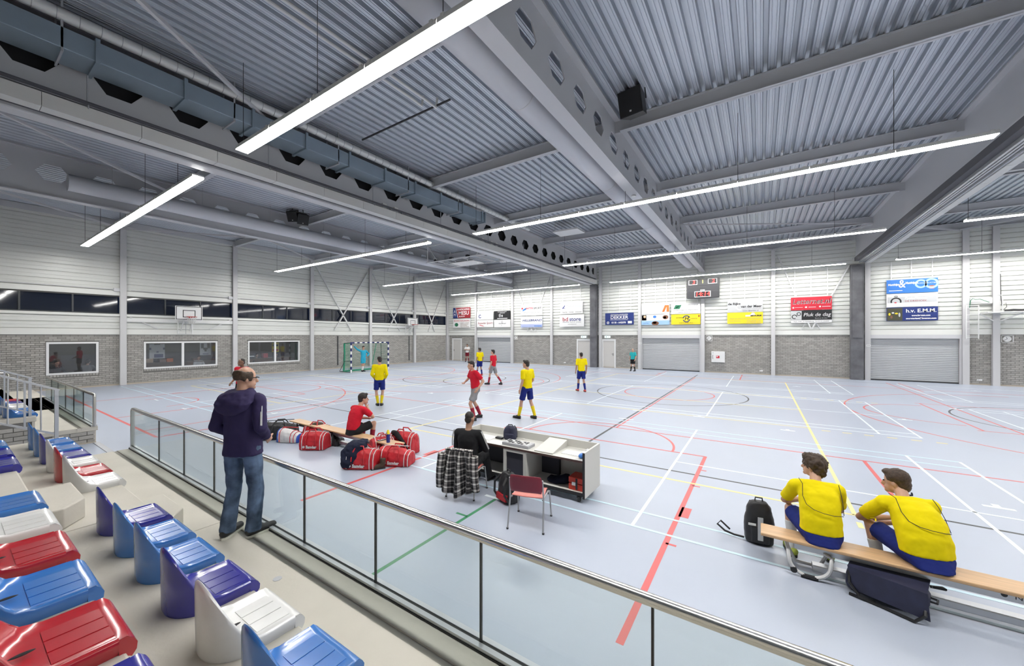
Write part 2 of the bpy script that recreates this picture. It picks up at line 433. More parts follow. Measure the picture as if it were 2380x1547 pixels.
for (a, b) in ((15.02, 19.96), (19.96, 24.8), (24.8, 29.2)):
    for s in (0, 1):
        y0, y1 = (a + .25, b - 1.75) if s == 0 else (b - .25, a + 1.75)
        G().bar((XL + .13, y0, 7.75), (XL + .13, y1, 2.95), .09, .05, (1, 0, 0)).build('brace', M_brace, wall_left)
for (a, b) in ((5.27, 10.2), (19.96, 24.8)):        # rail that carries the basketball boards
    G().box(XL + .05, XL + .16, a + .12, b - .12, 3.24, 3.42).build('board_rail', M_white, wall_left)
for k, y in enumerate((6.0, 9.4)): G().bar((XL + .12, y - .5 + k * .0, 3.5 if k == 0 else 2.9), (XL + .12, y + .6, 2.9 if k == 0 else 3.5), .05, .04, (1, 0, 0)).build('brace', M_brace, wall_left)
# strip window high in the left wall: dark night behind
M_night = mat('night_glass', (0.008, 0.012, 0.026), 0.04, spec=0.6)
M_frame = mat('dark_window_frame', (0.045, 0.05, 0.055), 0.4)
for i, (a, b) in enumerate(bays[1:]):
    w = tag(G().box(XL - .1, XL - .04, a + .12, b - .12, SZ0, SZ0 + .06).build('window_%d' % (i + 1), M_frame), kind='structure')
    G().box(XL - .1, XL - .04, a + .12, b - .12, SZ1 - .0, SZ1 + .06).build('window_frame', M_frame, w)
    n = 3; st = (b - a - .24) / n
    for k in range(n):
        y0 = a + .12 + k * st
        G().box(XL - .1, XL - .02, y0 - .03, y0 + .03, SZ0, SZ1 + .06).build('mullion', M_frame, w)
        G().box(XL - .075, XL - .065, y0 + .03, y0 + st - .03, SZ0 + .06, SZ1).build('pane', M_night, w)
# windows into the canteen, white frames
M_pane = glass_mat('canteen_glass', (0.80, 0.82, 0.84), 0.97)
M_wf = mat('white_window_frame', (0.82, 0.82, 0.82), 0.35)
for i, (a, b, z0, z1) in enumerate(LW):
    g = G(); t = .085
    g.box(XL - .08, XL + .03, a, b, z0, z0 + t); g.box(XL - .08, XL + .03, a, b, z1 - t, z1); g.box(XL - .08, XL + .03, a, a + t, z0 + t, z1 - t); g.box(XL - .08, XL + .03, b - t, b, z0 + t, z1 - t)
    mids = [a + t, b - t]
    if i: g.box(XL - .08, XL + .03, (a + b) / 2 - .055, (a + b) / 2 + .055, z0 + t, z1 - t); mids = [a + t, (a + b) / 2 - .055, (a + b) / 2 + .055, b - t]
    w = tag(g.build('window_%d' % (i + 7), M_wf), kind='structure')
    for k in range(0, len(mids), 2): G().box(XL - .03, XL - .022, mids[k], mids[k + 1], z0 + t, z1 - t).build('pane', M_pane, w)

# back wall -------------------------------------------------------------------
BCOL = [-27.15, -23.45, -19.15, -15.1, -10.72, -7.65, -3.35, .66, 5.1, 8.85, 9.87, 14.0, 18.5]
ROLL = [(-23.3, -19.4, 2.36), (-7.47, -3.57, 2.34), (5.22, 8.66, 2.36)]
DOOR = [(-26.6, -25.42, 2.22), (-12.76, -11.6, 2.2), (-10.58, -9.56, 2.2)]
g = G(); xs = sorted([(a, b, z) for a, b, z in ROLL + DOOR]); x = XL
for (a, b, z) in xs:
    g.box(x, a, YB, YB + .25, 0, BT); g.box(a, b, YB, YB + .25, z, BT); x = b
g.box(x, XR, YB, YB + .25, 0, BT); g.box(XL, XR, YB, YB + .25, BT, RZ + .15)
wall_back = tag(g.build('wall_back', M_mortar), kind='structure')
spans = []
for a, b in ((XL, -23.45), (-19.15, -15.1), (-15.1, -10.72), (-10.72, -7.65), (-3.35, .66), (.66, 5.1), (8.85, 9.87), (9.87, 14.0), (14.0, 18.5)): spans.append((a + .12, b - .12))
lay_bricks(wall_back, 'y', YB, -1, spans, .075, 2.575, [(a - .07, b + .07, 0, z + .07) for a, b, z in DOOR], 300, lambda u, z: -(u / (YB * .836 - u * .549)) if u < 11.2 else 9)
g = G()
for a, b in spans: g.box(a, b, YB - .016, YB, 0, .07)
g.build('plinth', M_plinth, wall_back)
for x in BCOL:
    g = G(); icol(g, x, YB, 'y', RZ - .25, .22 if x < 4 else .24); g.build('column', M_col, wall_back)
M_conc_dark = mat('dark_concrete_column', (0.13, 0.13, 0.14), 0.75, var=0.25, vscale=2.2)
for a, b in ((-11.5, -10.97), (4.34, 4.9)):
    g = G(); g.box(a, b, YB - .42, YB, 0, 6.62); g.box(a + .06, b - .06, YB - .45, YB - .42, 2.4, 6.5); g.build('column', M_conc_dark, wall_back, bevel=.01)
BPROF = [(0, 0), (-.008, .012), (-.05, .03), (-.05, .205), (-.008, .222), (0, .236)]
for a, b in zip([XL] + BCOL[1:], BCOL[1:] + [XR]):
    h = (RZ - .05 - 2.86) / 23
    me = G().strip([(d, z / .236 * h) for d, z in BPROF], a + .11, b - .11, 'x').mesh('cladding_panel', M_clad)
    for k in range(23): inst(me, 'cladding_panel', (0, YB, 2.86 + k * h), wall_back)
    G().box(a + .11, b - .11, YB - .08, YB, BT, 2.86).build('ledge', M_ledge, wall_back)
for (a, b, z) in ROLL:                               # grey steel surround over the shutters
    g = G(); g.box(a - .15, b + .15, YB - .1, YB, z, BT); g.box(a - .15, a, YB - .1, YB, 0, z); g.box(b, b + .15, YB - .1, YB, 0, z); g.build('shutter_surround', M_lgrey, wall_back)
G().bar((.9, YB - .14, 7.6), (2.55, YB - .14, 2.95), .08, .05, (0, 1, 0)).build('brace', M_brace, wall_back)
G().bar((4.3, YB - .14, 6.6), (2.6, YB - .14, 2.95), .08, .05, (0, 1, 0)).build('brace', M_brace, wall_back)
G().bar((-18.9, YB - .14, 7.6), (-17.0, YB - .14, 2.95), .08, .05, (0, 1, 0)).build('brace', M_brace, wall_back)
G().bar((-15.3, YB - .14, 7.6), (-17.2, YB - .14, 2.95), .08, .05, (0, 1, 0)).build('brace', M_brace, wall_back)
M_roll = mat('roller_shutter_grey', (0.46, 0.47, 0.485), 0.4, 0.2)
for i, (a, b, z) in enumerate(ROLL):
    d = tag(G().box(a, b, YB + .1, YB + .14, 0, z).build('door_%d' % (i + 1), M_dark), kind='structure')
    n = 24; h = (z - .05) / n
    me = G().strip([(0, 0), (-.004, .006), (-.014, h * .3), (-.014, h * .75), (-.002, h * .97), (0, h)], a, b, 'x').mesh('slat', M_roll)
    for k in range(n): inst(me, 'slat', (0, YB + .06, .05 + k * h), d)
    G().box(a, b, YB + .02, YB + .09, 0, .05).build('bottom_seal', M_rubber, d)
M_door = mat('door_leaf', (0.62, 0.60, 0.57), 0.45)
for i, (a, b, z) in enumerate(DOOR):
    d = tag(G().box(a + .05, b - .05, YB - .0, YB + .05, .01, z - .05).build('door_%d' % (i + 4), M_door), kind='structure')
    g = G(); g.box(a - .05, a + .06, YB - .045, YB + .05, 0, z + .06); g.box(b - .06, b + .05, YB - .045, YB + .05, 0, z + .06); g.box(a + .06, b - .06, YB - .045, YB + .05, z - .06, z + .06); g.build('door_frame', M_wf, d)
    hx = (a + .17) if i < 2 else (b - .17); s = 1 if i < 2 else -1
    g = G(); g.box(hx - .025, hx + .025, YB - .012, YB, .95, 1.15); g.cyl((hx, YB, 1.08), (hx, YB - .05, 1.08), .012, n=8); g.cyl((hx, YB - .05, 1.08), (hx + s * .13, YB - .05, 1.08), .011, n=8); g.build('handle', M_chrome, d)
# rear and right limits, out of the picture but closing the room
wall_rear = tag(G().box(XL, XR, YN - .2, YN, 0, RZ + .15).build('wall_rear', M_clad), kind='structure')
wall_right = tag(G().box(XR, XR + .2, YN, YB, 0, RZ + .15).build('wall_right', M_clad), kind='structure')

# ---------------------------------------------------------------- roof
g = G(); g.box(XL - .2, XR, YN, YB + .2, RZ + .16, RZ + .3)
ceiling = tag(g.build('ceiling', M_dark), kind='structure')
pr = []
for k in range(3):
    o = k * .25
    pr += [(o, .106), (o + .07, .106), (o + .088, 0), (o + .115, 0), (o + .120, .012), (o + .128, .012), (o + .133, 0), (o + .150, 0), (o + .190, 0), (o + .195, .012), (o + .203, .012), (o + .208, 0), (o + .232, 0), (o + .25, .106)]
me = G().strip(pr, YN, YB, 'y').mesh('roof_deck_sheet', M_galv)
for k in range(66): inst(me, 'roof_deck_sheet', (XL - .05 + k * .75, 0, RZ), ceiling)
M_beam = mat('beam_paint', (0.58, 0.585, 0.61), 0.48)
def hexweb(g, x, z0, z1, y0, pitch, n, zc, hw, hh, t=.012):
    for k in range(n):
        yc = y0 + (k + .5) * pitch; P = pitch / 2
        hx = [(-hw, 0), (-hw * .5, hh), (hw * .5, hh), (hw, 0), (hw * .5, -hh), (-hw * .5, -hh)]
        ox = [(-P, 0), (-P, z1 - zc), (P, z1 - zc), (P, 0), (P, z0 - zc), (-P, z0 - zc)]
        vs = [(x + s * t, yc + u, zc + v) for s in (-1, 1) for u, v in hx + ox]
        fs = []
        for i in range(6):
            j = (i + 1) % 6
            fs += [(i, j, 6 + j, 6 + i), (12 + i, 18 + i, 18 + j, 12 + j), (i, 12 + i, 12 + j, j)]
        g._add(vs, fs)
ZB, ZT = 6.95, RZ - .01
MBX = [-19.1, -11.05, -3.35, 4.6, 12.6]
for i, x in enumerate(MBX):
    g = G()
    if i == 3: g.box(x - .015, x + .015, YN, YB - .2, ZB + .03, ZT)
    else:
        n = 31; hexweb(g, x, ZB + .03, ZT, YB - .25 - n * 1.15, 1.15, n, 7.62 if i == 1 else 7.74, .36, .25)
        g.box(x - .012, x + .012, YB - .25, YB - .1, ZB + .03, ZT)
    mb = g.build('main_beam', M_beam, ceiling)
    if i == 1: G().box(x - .2, x - .17, YN, YB - .3, ZB + .06, ZT - .08).build('added_dark_backing', M_dark, mb)  # board added behind the web so that its holes read black
    G().box(x - .16, x + .16, YN, YB - .12, ZB, ZB + .03).build('bottom_flange', M_beam, mb)
    G().box(x - .16, x + .16, YN, YB - .12, ZT - .05, ZT).build('top_flange', M_beam, mb)
edges = [XL + .15] + MBX + [XR]
for y in (.2, 5.22, 10.2, 15.2, 20.2, 25.2, 29.15):
    for a, b in zip(edges[:-1], edges[1:]):
        g = G(); z0 = 8.03
        g.box(a + .015, b - .015, y - .006, y + .006, z0, ZT - .02); g.box(a + .17, b - .17, y - .08, y + .08, z0, z0 + .015); g.box(a + .17, b - .17, y - .08, y + .08, ZT - .035, ZT - .02)
        g.build('secondary_beam', M_beam, ceiling)
g = G(); g.box(XL, XL + .12, .4, YB, RZ - .28, RZ - .02); g.build('edge_beam', M_beam, ceiling)
def rbrace(a, b, z=7.98, w=.07):
    G().bar((*a, z), (*b, z), w, w).build('roof_brace', M_lgrey, ceiling)
rbrace((-11.0, 5.3), (-7.4, .3), 8.0); rbrace((-11.0, 5.2), (-15.0, .2)); rbrace((-19.1, 5.2), (-15.0, .2)); rbrace((-19.1, 5.2), (-23.3, 10.1)); rbrace((-27.2, 5.2), (-23.3, 10.1)); rbrace((-27.2, 15.1), (-23.3, 10.2))
rbrace((-27.2, 5.2), (-23.2, .2)); rbrace((-19.1, 5.2), (-23.2, .2))
for xa in MBX[:4] + [XL + .1]:
    pass
for i in range(5):                                  # wind bracing in the last bay in front of the back wall
    a, b = edges[i], edges[i + 1]; m = (a + b) / 2
    rbrace((a, 25.2), (m, 29.1)); rbrace((b, 25.2), (m, 29.1))
for i in (2, 3): a, b = edges[i], edges[i + 1]; rbrace((a, 20.3), (b, 25.1), 8.02, .05)
# ================================================================ lights and things under the roof
M_lamp = mat('luminaire_diffuser', (0.9, 0.9, 0.9), 0.4, emit=(1.0, 0.985, 0.95), estr=LAMP)
M_house = mat('luminaire_housing', (0.7, 0.7, 0.68), 0.4)
LZ = 6.5
def light_row(x0, x1, y, label, n=9):
    t = thing('light_row', label, 'ceiling light', ((x0 + x1) / 2, y, LZ), group='long ceiling light rows')
    st = (x1 - x0) / n
    for k in range(n):
        a, b = x0 + k * st, x0 + (k + 1) * st
        h = G(); h.box(a + .004, b - .004, y - .12, y + .12, LZ + .05, LZ + .085)
        for xx in (a + .1, b - .1): h.box(xx - .03, xx + .03, y - .13, y + .13, LZ + .04, LZ + .1)
        for sy in (-1, 1): h.box(a + .004, b - .004, y + sy * .12 - .004, y + sy * .12 + .004, LZ + .010, LZ + .05)
        hs = h.build('housing', M_house, t)
        G().box(a + .006, b - .006, y - .115, y + .115, LZ, LZ + .04).build('diffuser', M_lamp, hs)
    for k in range(0, n + 1, 2):
        x = min(max(x0 + k * st, x0 + .08), x1 - .08)
        g = G(); g.cyl((x, y, LZ + .08), (x, y, RZ), .006, n=5); g.box(x - .02, x + .02, y - .03, y + .03, LZ + .08, LZ + .13); g.build('suspension_wire', M_black, t)
    return t
ROWY = (3.65, 11.65, 19.7, 27.7)
where = ['nearest the stand', 'second from the stand', 'third from the stand', 'closest to the back wall']
for i, y in enumerate(ROWY):
    light_row(-25.2, -11.9, y, 'bright long light row in the left hall part, ' + where[i])
    light_row(-9.42, 3.95, y, 'bright long light row in the middle hall part, ' + where[i])
    light_row(5.95, 19.3, y, 'bright long light row in the right hall part, ' + where[i])

# ducts -----------------------------------------------------------------------
M_text = mat('white_textile_duct', (0.62, 0.63, 0.67), 0.6)
def textile(x, z, r, y0, y1, label):
    t = thing('textile_duct', label, 'duct', (x, y0, z))
    g = G(); g.cyl((x, y0, z), (x, y1 - .05, z), r, n=28); g.cyl((x, y1 - .05, z), (x, y1, z), r, r * .8, n=28); g.build('tube', M_text, t, smooth=True)
    for k in range(int((y1 - y0) / 5)):
        y = y0 + 2.4 + k * 5; g = G(); g.cyl((x, y - .02, z), (x, y + .02, z), r + .006, n=28); g.build('joint_ring', M_lgrey, t, smooth=True)
    g = G(); g.box(x - .012, x + .012, y0, y1, z + r, z + r + .02)
    for k in range(int((y1 - y0) / 2.5)): yy = y0 + 1 + k * 2.5; g.cyl((x, yy, z + r), (x, yy, RZ), .006, n=5)
    g.build('hanging_rail', M_grey, t)
textile(-3.98, 7.3, .3, -6, 27.5, 'pale round textile air duct beside the big hexagon-holed middle beam')
textile(-18.55, 7.42, .26, 2.32, 28.0, 'pale round textile air duct with visible end cap in the left hall part')
t = thing('rectangular_duct', 'blue-grey rectangular sheet metal air duct with jointed flanges along the left beam', 'duct', (-10.55, 13.4, 7.55))
yy = -2.2; k = 0
while yy < 13.3:
    y1 = min(yy + 1.28, 13.35)
    G().box(-10.88, -10.22, yy + .02, y1 - .02, 7.55, 7.92).build('duct_section', M_duct, t, bevel=.01)
    G().box(-10.92, -10.18, y1 - .03, y1 + .03, 7.51, 7.96).build('flange', M_duct, t)
    yy = y1
for y in (1.2, 3.8, 6.4, 9.0, 11.6): g = G(); g.box(-10.86, -10.83, y, y + .03, 7.5, RZ); g.box(-10.25, -10.22, y, y + .03, 7.5, RZ); g.box(-10.88, -10.2, y, y + .03, 7.48, 7.51); g.build('hanger', M_grey, t)
M_spiral = mat('spiral_duct_pale', (0.78, 0.79, 0.78), 0.4, 0.2)
t = thing('spiral_duct', 'thin pale ribbed spiral air duct above the rectangular duct', 'duct', (-10.25, 17.0, 8.12))
G().cyl((-10.25, -3, 8.14), (-10.25, 17.2, 8.14), .105, n=16).build('tube', M_spiral, t, smooth=True)
rim = G().tube([(-10.25 + .109 * math.cos(a * PI / 8), 0, .109 * math.sin(a * PI / 8)) for a in range(17)], .005, 5).mesh('rib', M_grey)
for k in range(74): inst(rim, 'rib', (0, -2.9 + k * .27 - 17.0, .02), t).location.x = 10.25 - 10.25 + 10.25
t = thing('spiral_duct', 'short wide round spiral duct crossing behind the second left light row', 'duct', (-13.0, 20.9, 7.75))
g = G(); g.cyl((-14.6, 20.9, 7.75), (-11.3, 20.9, 7.75), .33, n=20)
g.build('tube', M_spiral, t, smooth=True)
for k in range(16):
    x = -14.5 + k * .2; G().tube([(x, 20.9 + .335 * math.cos(a * PI / 8), 7.75 + .335 * math.sin(a * PI / 8)) for a in range(17)], .01, 5).build('rib', M_grey, t)
g = G(); g.cyl((-12.1, 20.9, 7.75), (-12.0, 20.9, 7.75), .36, n=20); g.build('collar', M_rubber, t, smooth=True)
# dividing curtains, folded up in their boxes -----------------------------------
M_cbox = mat('curtain_box_white', (0.66, 0.66, 0.64), 0.45)
M_cdark = mat('curtain_gap_dark', (0.07, 0.07, 0.08), 0.7)
t = thing('divider_curtain_box', 'long pale folded divider curtain box hung under the left beam', 'curtain box', (-11.05, 28.5, 6.6))
n = 26; st = 34.0 / n
for k in range(n):
    y = -5.5 + k * st; g = G(); g.box(-10.98, -10.72, y + .004, y + st - .004, 6.60, 6.64); g.box(-10.74, -10.72, y + .004, y + st - .004, 6.64, 6.86); g.build('cover_panel', M_cbox, t)
g = G(); g.box(-11.55, -11.2, -5.5, 28.6, 6.58, 6.86); g.build('outer_rail', M_lgrey, t, bevel=.03)
g = G(); g.box(-11.2, -10.98, -5.5, 28.6, 6.66, 6.9); g.build('fabric_shade_strip', M_cdark, t)
for k in range(9):
    y = 1.6 + k * 3.2; g = G(); g.cyl((-10.8, y, 6.84), (-10.8, y, 7.5), .014, n=6); g.tube([(-10.80, y, 6.95), (-10.70, y, 6.95), (-10.70, y, 6.84), (-10.80, y, 6.84)], .01, 5); g.build('hanger', M_grey, t)
for y in (.2, 8.4, 8.9, 13.9, 14.6, 15.0):
    g = G(); g.box(-10.95, -10.8, y, y + .16, 6.9, 7.06); g.build('junction_box', M_white, t)
    g = G(); g.tube([(-10.85, y + .16, 6.95), (-10.82, y + .24, 6.98), (-10.82, y + .32, 6.92), (-10.82, y + .34, 6.86)], .01, 5); g.build('cable', M_black, t)
g = G(); g.box(-10.72, -10.62, -5, 28, 6.9, 6.93); g.build('cable_tray', M_cdark, t)
t = thing('divider_curtain_box', 'long folded divider curtain box hung under the solid right beam', 'curtain box', (4.75, 28.5, 6.6))
g = G(); g.box(4.44, 4.62, -5, 28.6, 6.74, 6.95); g.build('fabric_shade_strip', M_cdark, t)  # dark strip stands for the shaded flange underside and gap
for x in (4.62, 4.70, 4.78): g = G(); g.box(x, x + .055, -5, 28.6, 6.64, 6.76); g.build('track_rail', M_alu, t, bevel=.012)
for k in range(n):
    y = -5.5 + k * st; g = G(); g.box(4.92, 5.12, y + .006, y + st - .006, 6.58, 6.62); g.box(5.10, 5.12, y + .006, y + st - .006, 6.62, 6.86); g.build('cover_panel', M_cbox, t)
g = G(); g.box(4.86, 4.9, -5, 28.6, 6.6, 6.9); g.build('inner_rail', M_grey, t)
# loudspeakers ------------------------------------------------------------------
M_grille = mat('speaker_grille', (0.006, 0.006, 0.007), 0.65)
M_spk = mat('speaker_cabinet', (0.02, 0.02, 0.023), 0.5)
def speaker(loc, rz, tilt, s, label):
    t = thing('loudspeaker', label, 'loudspeaker', loc, rz, 'black ceiling loudspeakers')
    R = Matrix.Rotation(tilt, 3, 'X')
    def P(p): return R @ Vector(p)
    g = G(); pts = [(-.3, -.22, -.3), (.3, -.22, -.3), (.22, .25, -.3), (-.22, .25, -.3), (-.3, -.22, .3), (.3, -.22, .3), (.22, .25, .3), (-.22, .25, .3)]
    g._add([P(p) * s for p in pts], [(3, 2, 1, 0), (4, 5, 6, 7), (0, 1, 5, 4), (1, 2, 6, 5), (2, 3, 7, 6), (3, 0, 4, 7)]); g.build('cabinet', M_spk, t, world=False)
    g = G(); g.obox(P((0, -.23, 0)) * s, P((.285, 0, 0)) * s, P((0, .012, 0)) * s, P((0, 0, .285)) * s); g.build('grille', M_grille, t, world=False)
    g = G(); g.obox(P((0, -.246, -.2)) * s, P((.025, 0, 0)) * s, P((0, .004, 0)) * s, P((0, 0, .02)) * s); g.build('badge', M_white, t, world=False)
    g = G(); g.tube([P((-.33, 0, 0)) * s, P((-.33, 0, .36)) * s, P((.33, 0, .36)) * s, P((.33, 0, 0)) * s], .02 * s, 6); g.cyl(P((0, 0, .36)) * s, Vector((0, .05, .9)) * s, .025 * s, n=8); g.build('bracket', M_black, t, world=False)
    return t
p = on_left(1472, 240, -2.6)
speaker((p[0], p[1], p[2]), math.radians(-8), math.radians(18), .95, 'black square loudspeaker under the roof right of the middle beam')
p = on_left(683, 502, -18.2); speaker((p[0], p[1], p[2]), math.radians(35), math.radians(25), .78, 'left one of the two small black loudspeakers under the left roof')
p = on_left(703, 506, -18.0); speaker((p[0], p[1], p[2] - .05), math.radians(75), math.radians(28), .78, 'right one of the two small black loudspeakers under the left roof')
# folded-up basketball frames under the roof ------------------------------------------
M_rig = mat('rig_white_tube', (0.72, 0.72, 0.73), 0.35)
def rig(x0, x1, y0, y1, z, label, blue=False):
    t = thing('ceiling_basketball_frame', label, 'hoop frame', ((x0 + x1) / 2, (y0 + y1) / 2, z))
    g = G()
    for y in (y0, y1): g.cyl((x0, y, z), (x1, y, z), .035, n=8)
    for k in range(6): x = x0 + (x1 - x0) * k / 5; g.cyl((x, y0, z), (x, y1, z), .03, n=8)
    g.build('main_frame', M_rig, t)
    g = G()
    for k in range(5):
        xa, xb = x0 + (x1 - x0) * k / 5, x0 + (x1 - x0) * (k + 1) / 5
        g.cyl((xa, y0, z + .02), (xb, y1, z + .02), .02, n=6); g.cyl((xb, y0 + .2, z + .12), (xa, y1 - .2, z + .12), .018, n=6); g.cyl((xa, y0 + .3, z + .12), (xa, y1 - .3, z - .08), .016, n=6)
    g.build('lattice', M_rig, t)
    g = G()
    for x in (x0 + .1, x1 - .1):
        for y in (y0, y1): g.cyl((x, y, z), (x, y, 8.05), .025, n=8)
    g.cyl((x0 + .1, y0, 8.0), (x0 + .9, y0, z + .05), .02, n=6); g.cyl((x1 - .1, y0, 8.0), (x1 - .9, y0, z + .05), .02, n=6); g.cyl((x0, y0, 8.0), (x1, y0, 8.0), .03, n=8)
    g.build('drop_rods', M_rig, t)
    g = G(); g.box((x0 + x1) / 2 - .9, (x0 + x1) / 2 + .9, (y0 + y1) / 2 - .5, (y0 + y1) / 2 + .5, z - .12, z - .09); g.build('backboard', M_white, t)
    g = G()
    for k in range(4): g.box(x0 + .5 + k * (x1 - x0 - 1) / 3 - .08, x0 + .5 + k * (x1 - x0 - 1) / 3 + .08, y0 + .2, y0 + .4, z + .03, z + .2)
    g.build('winch', M_black, t)
    if blue:
        M_bl = mat('blue_padding', (0.02, 0.03, 0.16), 0.5)
        g = G(); g.tube([(x0 - .25, y0 - .1, z - .18), (x0 + .25, y0 - .1, z - .1), (x0 + .6, y0 - .1, z + .12), (x0 + 1.4, y0 - .1, z + .14)], .075, 10); g.build('blue_pad', M_bl, t, smooth=True)
        G().tube([(x0 + .4, y0 - .12, z + .1), (x0 + .5, y0 - .12, z + .42)], .05, 8).build('red_strap', LC['r'][0], t)
rig(-17.2, -12.4, 16.6, 18.6, 7.0, 'white folded basketball frame hanging under the roof of the left hall part')
rig(5.6, 10.4, 14.6, 16.6, 7.15, 'white folded basketball frame with blue padding under the right roof', True)
# flat white radiant panel and cable loops
t = thing('ceiling_panel', 'flat white suspended panel under the roof near the left beam', 'ceiling panel', (-8.4, 18.2, 7.9))
g = G(); g.box(-9.1, -7.7, 17.7, 18.7, 7.9, 7.98); g.build('panel', M_white, t, bevel=.01)
g = G()
for x in (-9.0, -7.8):
    for y in (17.8, 18.6): g.cyl((x, y, 7.96), (x, y, RZ), .01, n=5)
g.build('rods', M_grey, t)
t = thing('cable_ladder', 'pair of pale bent heating pipes under the roof before the middle beam', 'pipe', (-6.4, 6.6, 8.05))
for dx in (0, .24):
    G().tube([(-6.9 + dx, 1.0, 8.12), (-6.9 + dx, 6.2 + dx, 8.12), (-6.9 + dx, 6.5 + dx, 8.1), (-6.9 + dx, 6.55 + dx, 8.36)], .03, 8).build('pipe', M_white, t, smooth=True)
G().bar((-9.6, 6.75, 8.15), (-6.2, 6.75, 8.15), .03, .04).build('support_rail', M_black, t)
g = G(); g.cyl((-3.35, 12.1, 6.9), (-3.35, 12.1, 6.94), .07, n=14)
tag(g.build('smoke_detector', M_white, origin=(-3.35, 12.1, 6.9)), 'small round white smoke detector under the middle beam', 'detector')
# ================================================================ the stand: concrete tiers, seats, railings
M_conc = mat('pale_concrete', (0.55, 0.52, 0.46), 0.75, var=0.07, vscale=1.3, bump=0.08, bscale=30)
M_concd = mat('concrete_joint', (0.10, 0.095, 0.085), 0.9)
Z0, Z1, Z2, Z3 = .38, .765, 1.15, 1.535
def stand(x0, x1, label, cuts, gap_left=False):
    t = thing('grandstand', label, 'stand', ((x0 + x1) / 2, 1.2, 0))
    xs = [x0] + cuts + [x1]
    for a, b in zip(xs[:-1], xs[1:]):
        a2, b2 = a + .004, b - .004
        G().box(a2, b2, 1.19, 1.79, Z0 - .10, Z0).build('walkway_slab', M_conc, t, bevel=.006)
        G().box(a2, b2, 1.84, 2.11, Z0 - .10, Z0).build('walkway_edge_slab', M_conc, t, bevel=.006)
        G().box(a2, b2, 1.78, 1.85, Z0 - .10, Z0 - .008).build('drain_groove', M_conc, t)
        for k, (ya, yb, z, zl) in enumerate(((.45, 1.2, Z1, Z0), (-.3, .45, Z2, Z1), (-1.05, -.3, Z3, Z2), (-1.8, -1.05, 1.92, Z3))):
            G().box(a2, b2, ya, yb, z - .11, z).build('tier_slab', M_conc, t, bevel=.012)
            G().box(a2, b2, yb - .06, yb - .02, zl - .1, z - .11).build('riser', M_conc, t)
    g = G(); g.box(x0 + .02, x1 - .02, 2.04, 2.08, 0, Z0 - .1); g.build('front_panel', M_conc, t)
    return t
near_stand = stand(-9.97, 12.0, 'pale concrete grandstand with walkway and tiers in the foreground', [-5.15, .85, 6.4])
far_stand = stand(-24.0, -13.1, 'pale concrete grandstand block beyond the floor-level passage', [-17.2, -20.8])
def half_step(st, x0, x1, y0, y1, z, zb):
    pts = [(x0, y0), (x1 - .0, y0), (x1, y1 - .16), (x1 - .2, y1), (x0, y1)]
    G().prism(pts, zb, z, 'z').build('half_step', M_conc, st, bevel=.012)
half_step(near_stand, -6.12, -5.22, 1.2, 1.53, .575, Z0); half_step(near_stand, -6.12, -5.22, .45, .79, .955, Z1); half_step(near_stand, -6.12, -5.22, -.3, .05, 1.34, Z2)
g = G(); g.cyl((-3.53, 1.64, Z0), (-3.53, 1.64, Z0 + .003), .035, n=20); g.build('floor_disc', M_grey, near_stand)
# brick end of the far block
g = G(); g.box(-13.35, -13.13, -1.8, 2.06, 0, .28); 
for ya, yb, z in ((.45, 1.15, Z1), (-.3, .4, Z2), (-1.05, -.35, Z3), (-1.8, -1.1, 1.92)): g.box(-13.35, -13.13, ya - .0, yb, .28, z - .11)
we = g.build('end_wall', M_mortar, far_stand)
def end_bricks(par, x, sgn):
    me = G().box(min(0, sgn * BD), max(0, sgn * BD), 0, BL, 0, BH).mesh('brick', M_brick); hm = G().box(min(0, sgn * BD), max(0, sgn * BD), 0, .118, 0, BH).mesh('brick', M_brick)
    for k in range(18):
        z = .006 + k * CP; y1 = 2.06
        for ya, yb, zt in ((1.2, 2.06, Z0 - .1), (.45, 1.15, Z1 - .11), (-.3, .4, Z2 - .11), (-1.05, -.35, Z3 - .11)):
            if z + BH > zt: continue
            u = yb - (BL if k % 2 else .118)
            if k % 2 == 0: inst(hm, 'brick', (x, u, z), par).location -= par_off(par)
            else: inst(me, 'brick', (x, u, z), par).location -= par_off(par)
            u -= BP
            while u > ya:
                inst(me, 'brick', (x, u, z), par).location -= par_off(par); u -= BP
def par_off(p): return Vector(p.location) + (Vector(p.parent.location) if p.parent else Vector((0, 0, 0)))
end_bricks(we, -13.13, 1)
G().box(-13.15, -13.09, 1.2, 2.08, 0, .02).build('brick_skirting', M_plinth, far_stand)
# kerb strip between passage floor and court
tag(G().box(-13.05, -10.0, 2.02, 2.12, 0, .012).build('threshold_strip', M_grey, origin=(-11.5, 2.07, 0)), 'grey threshold strip on the floor of the passage between the stands', 'threshold')

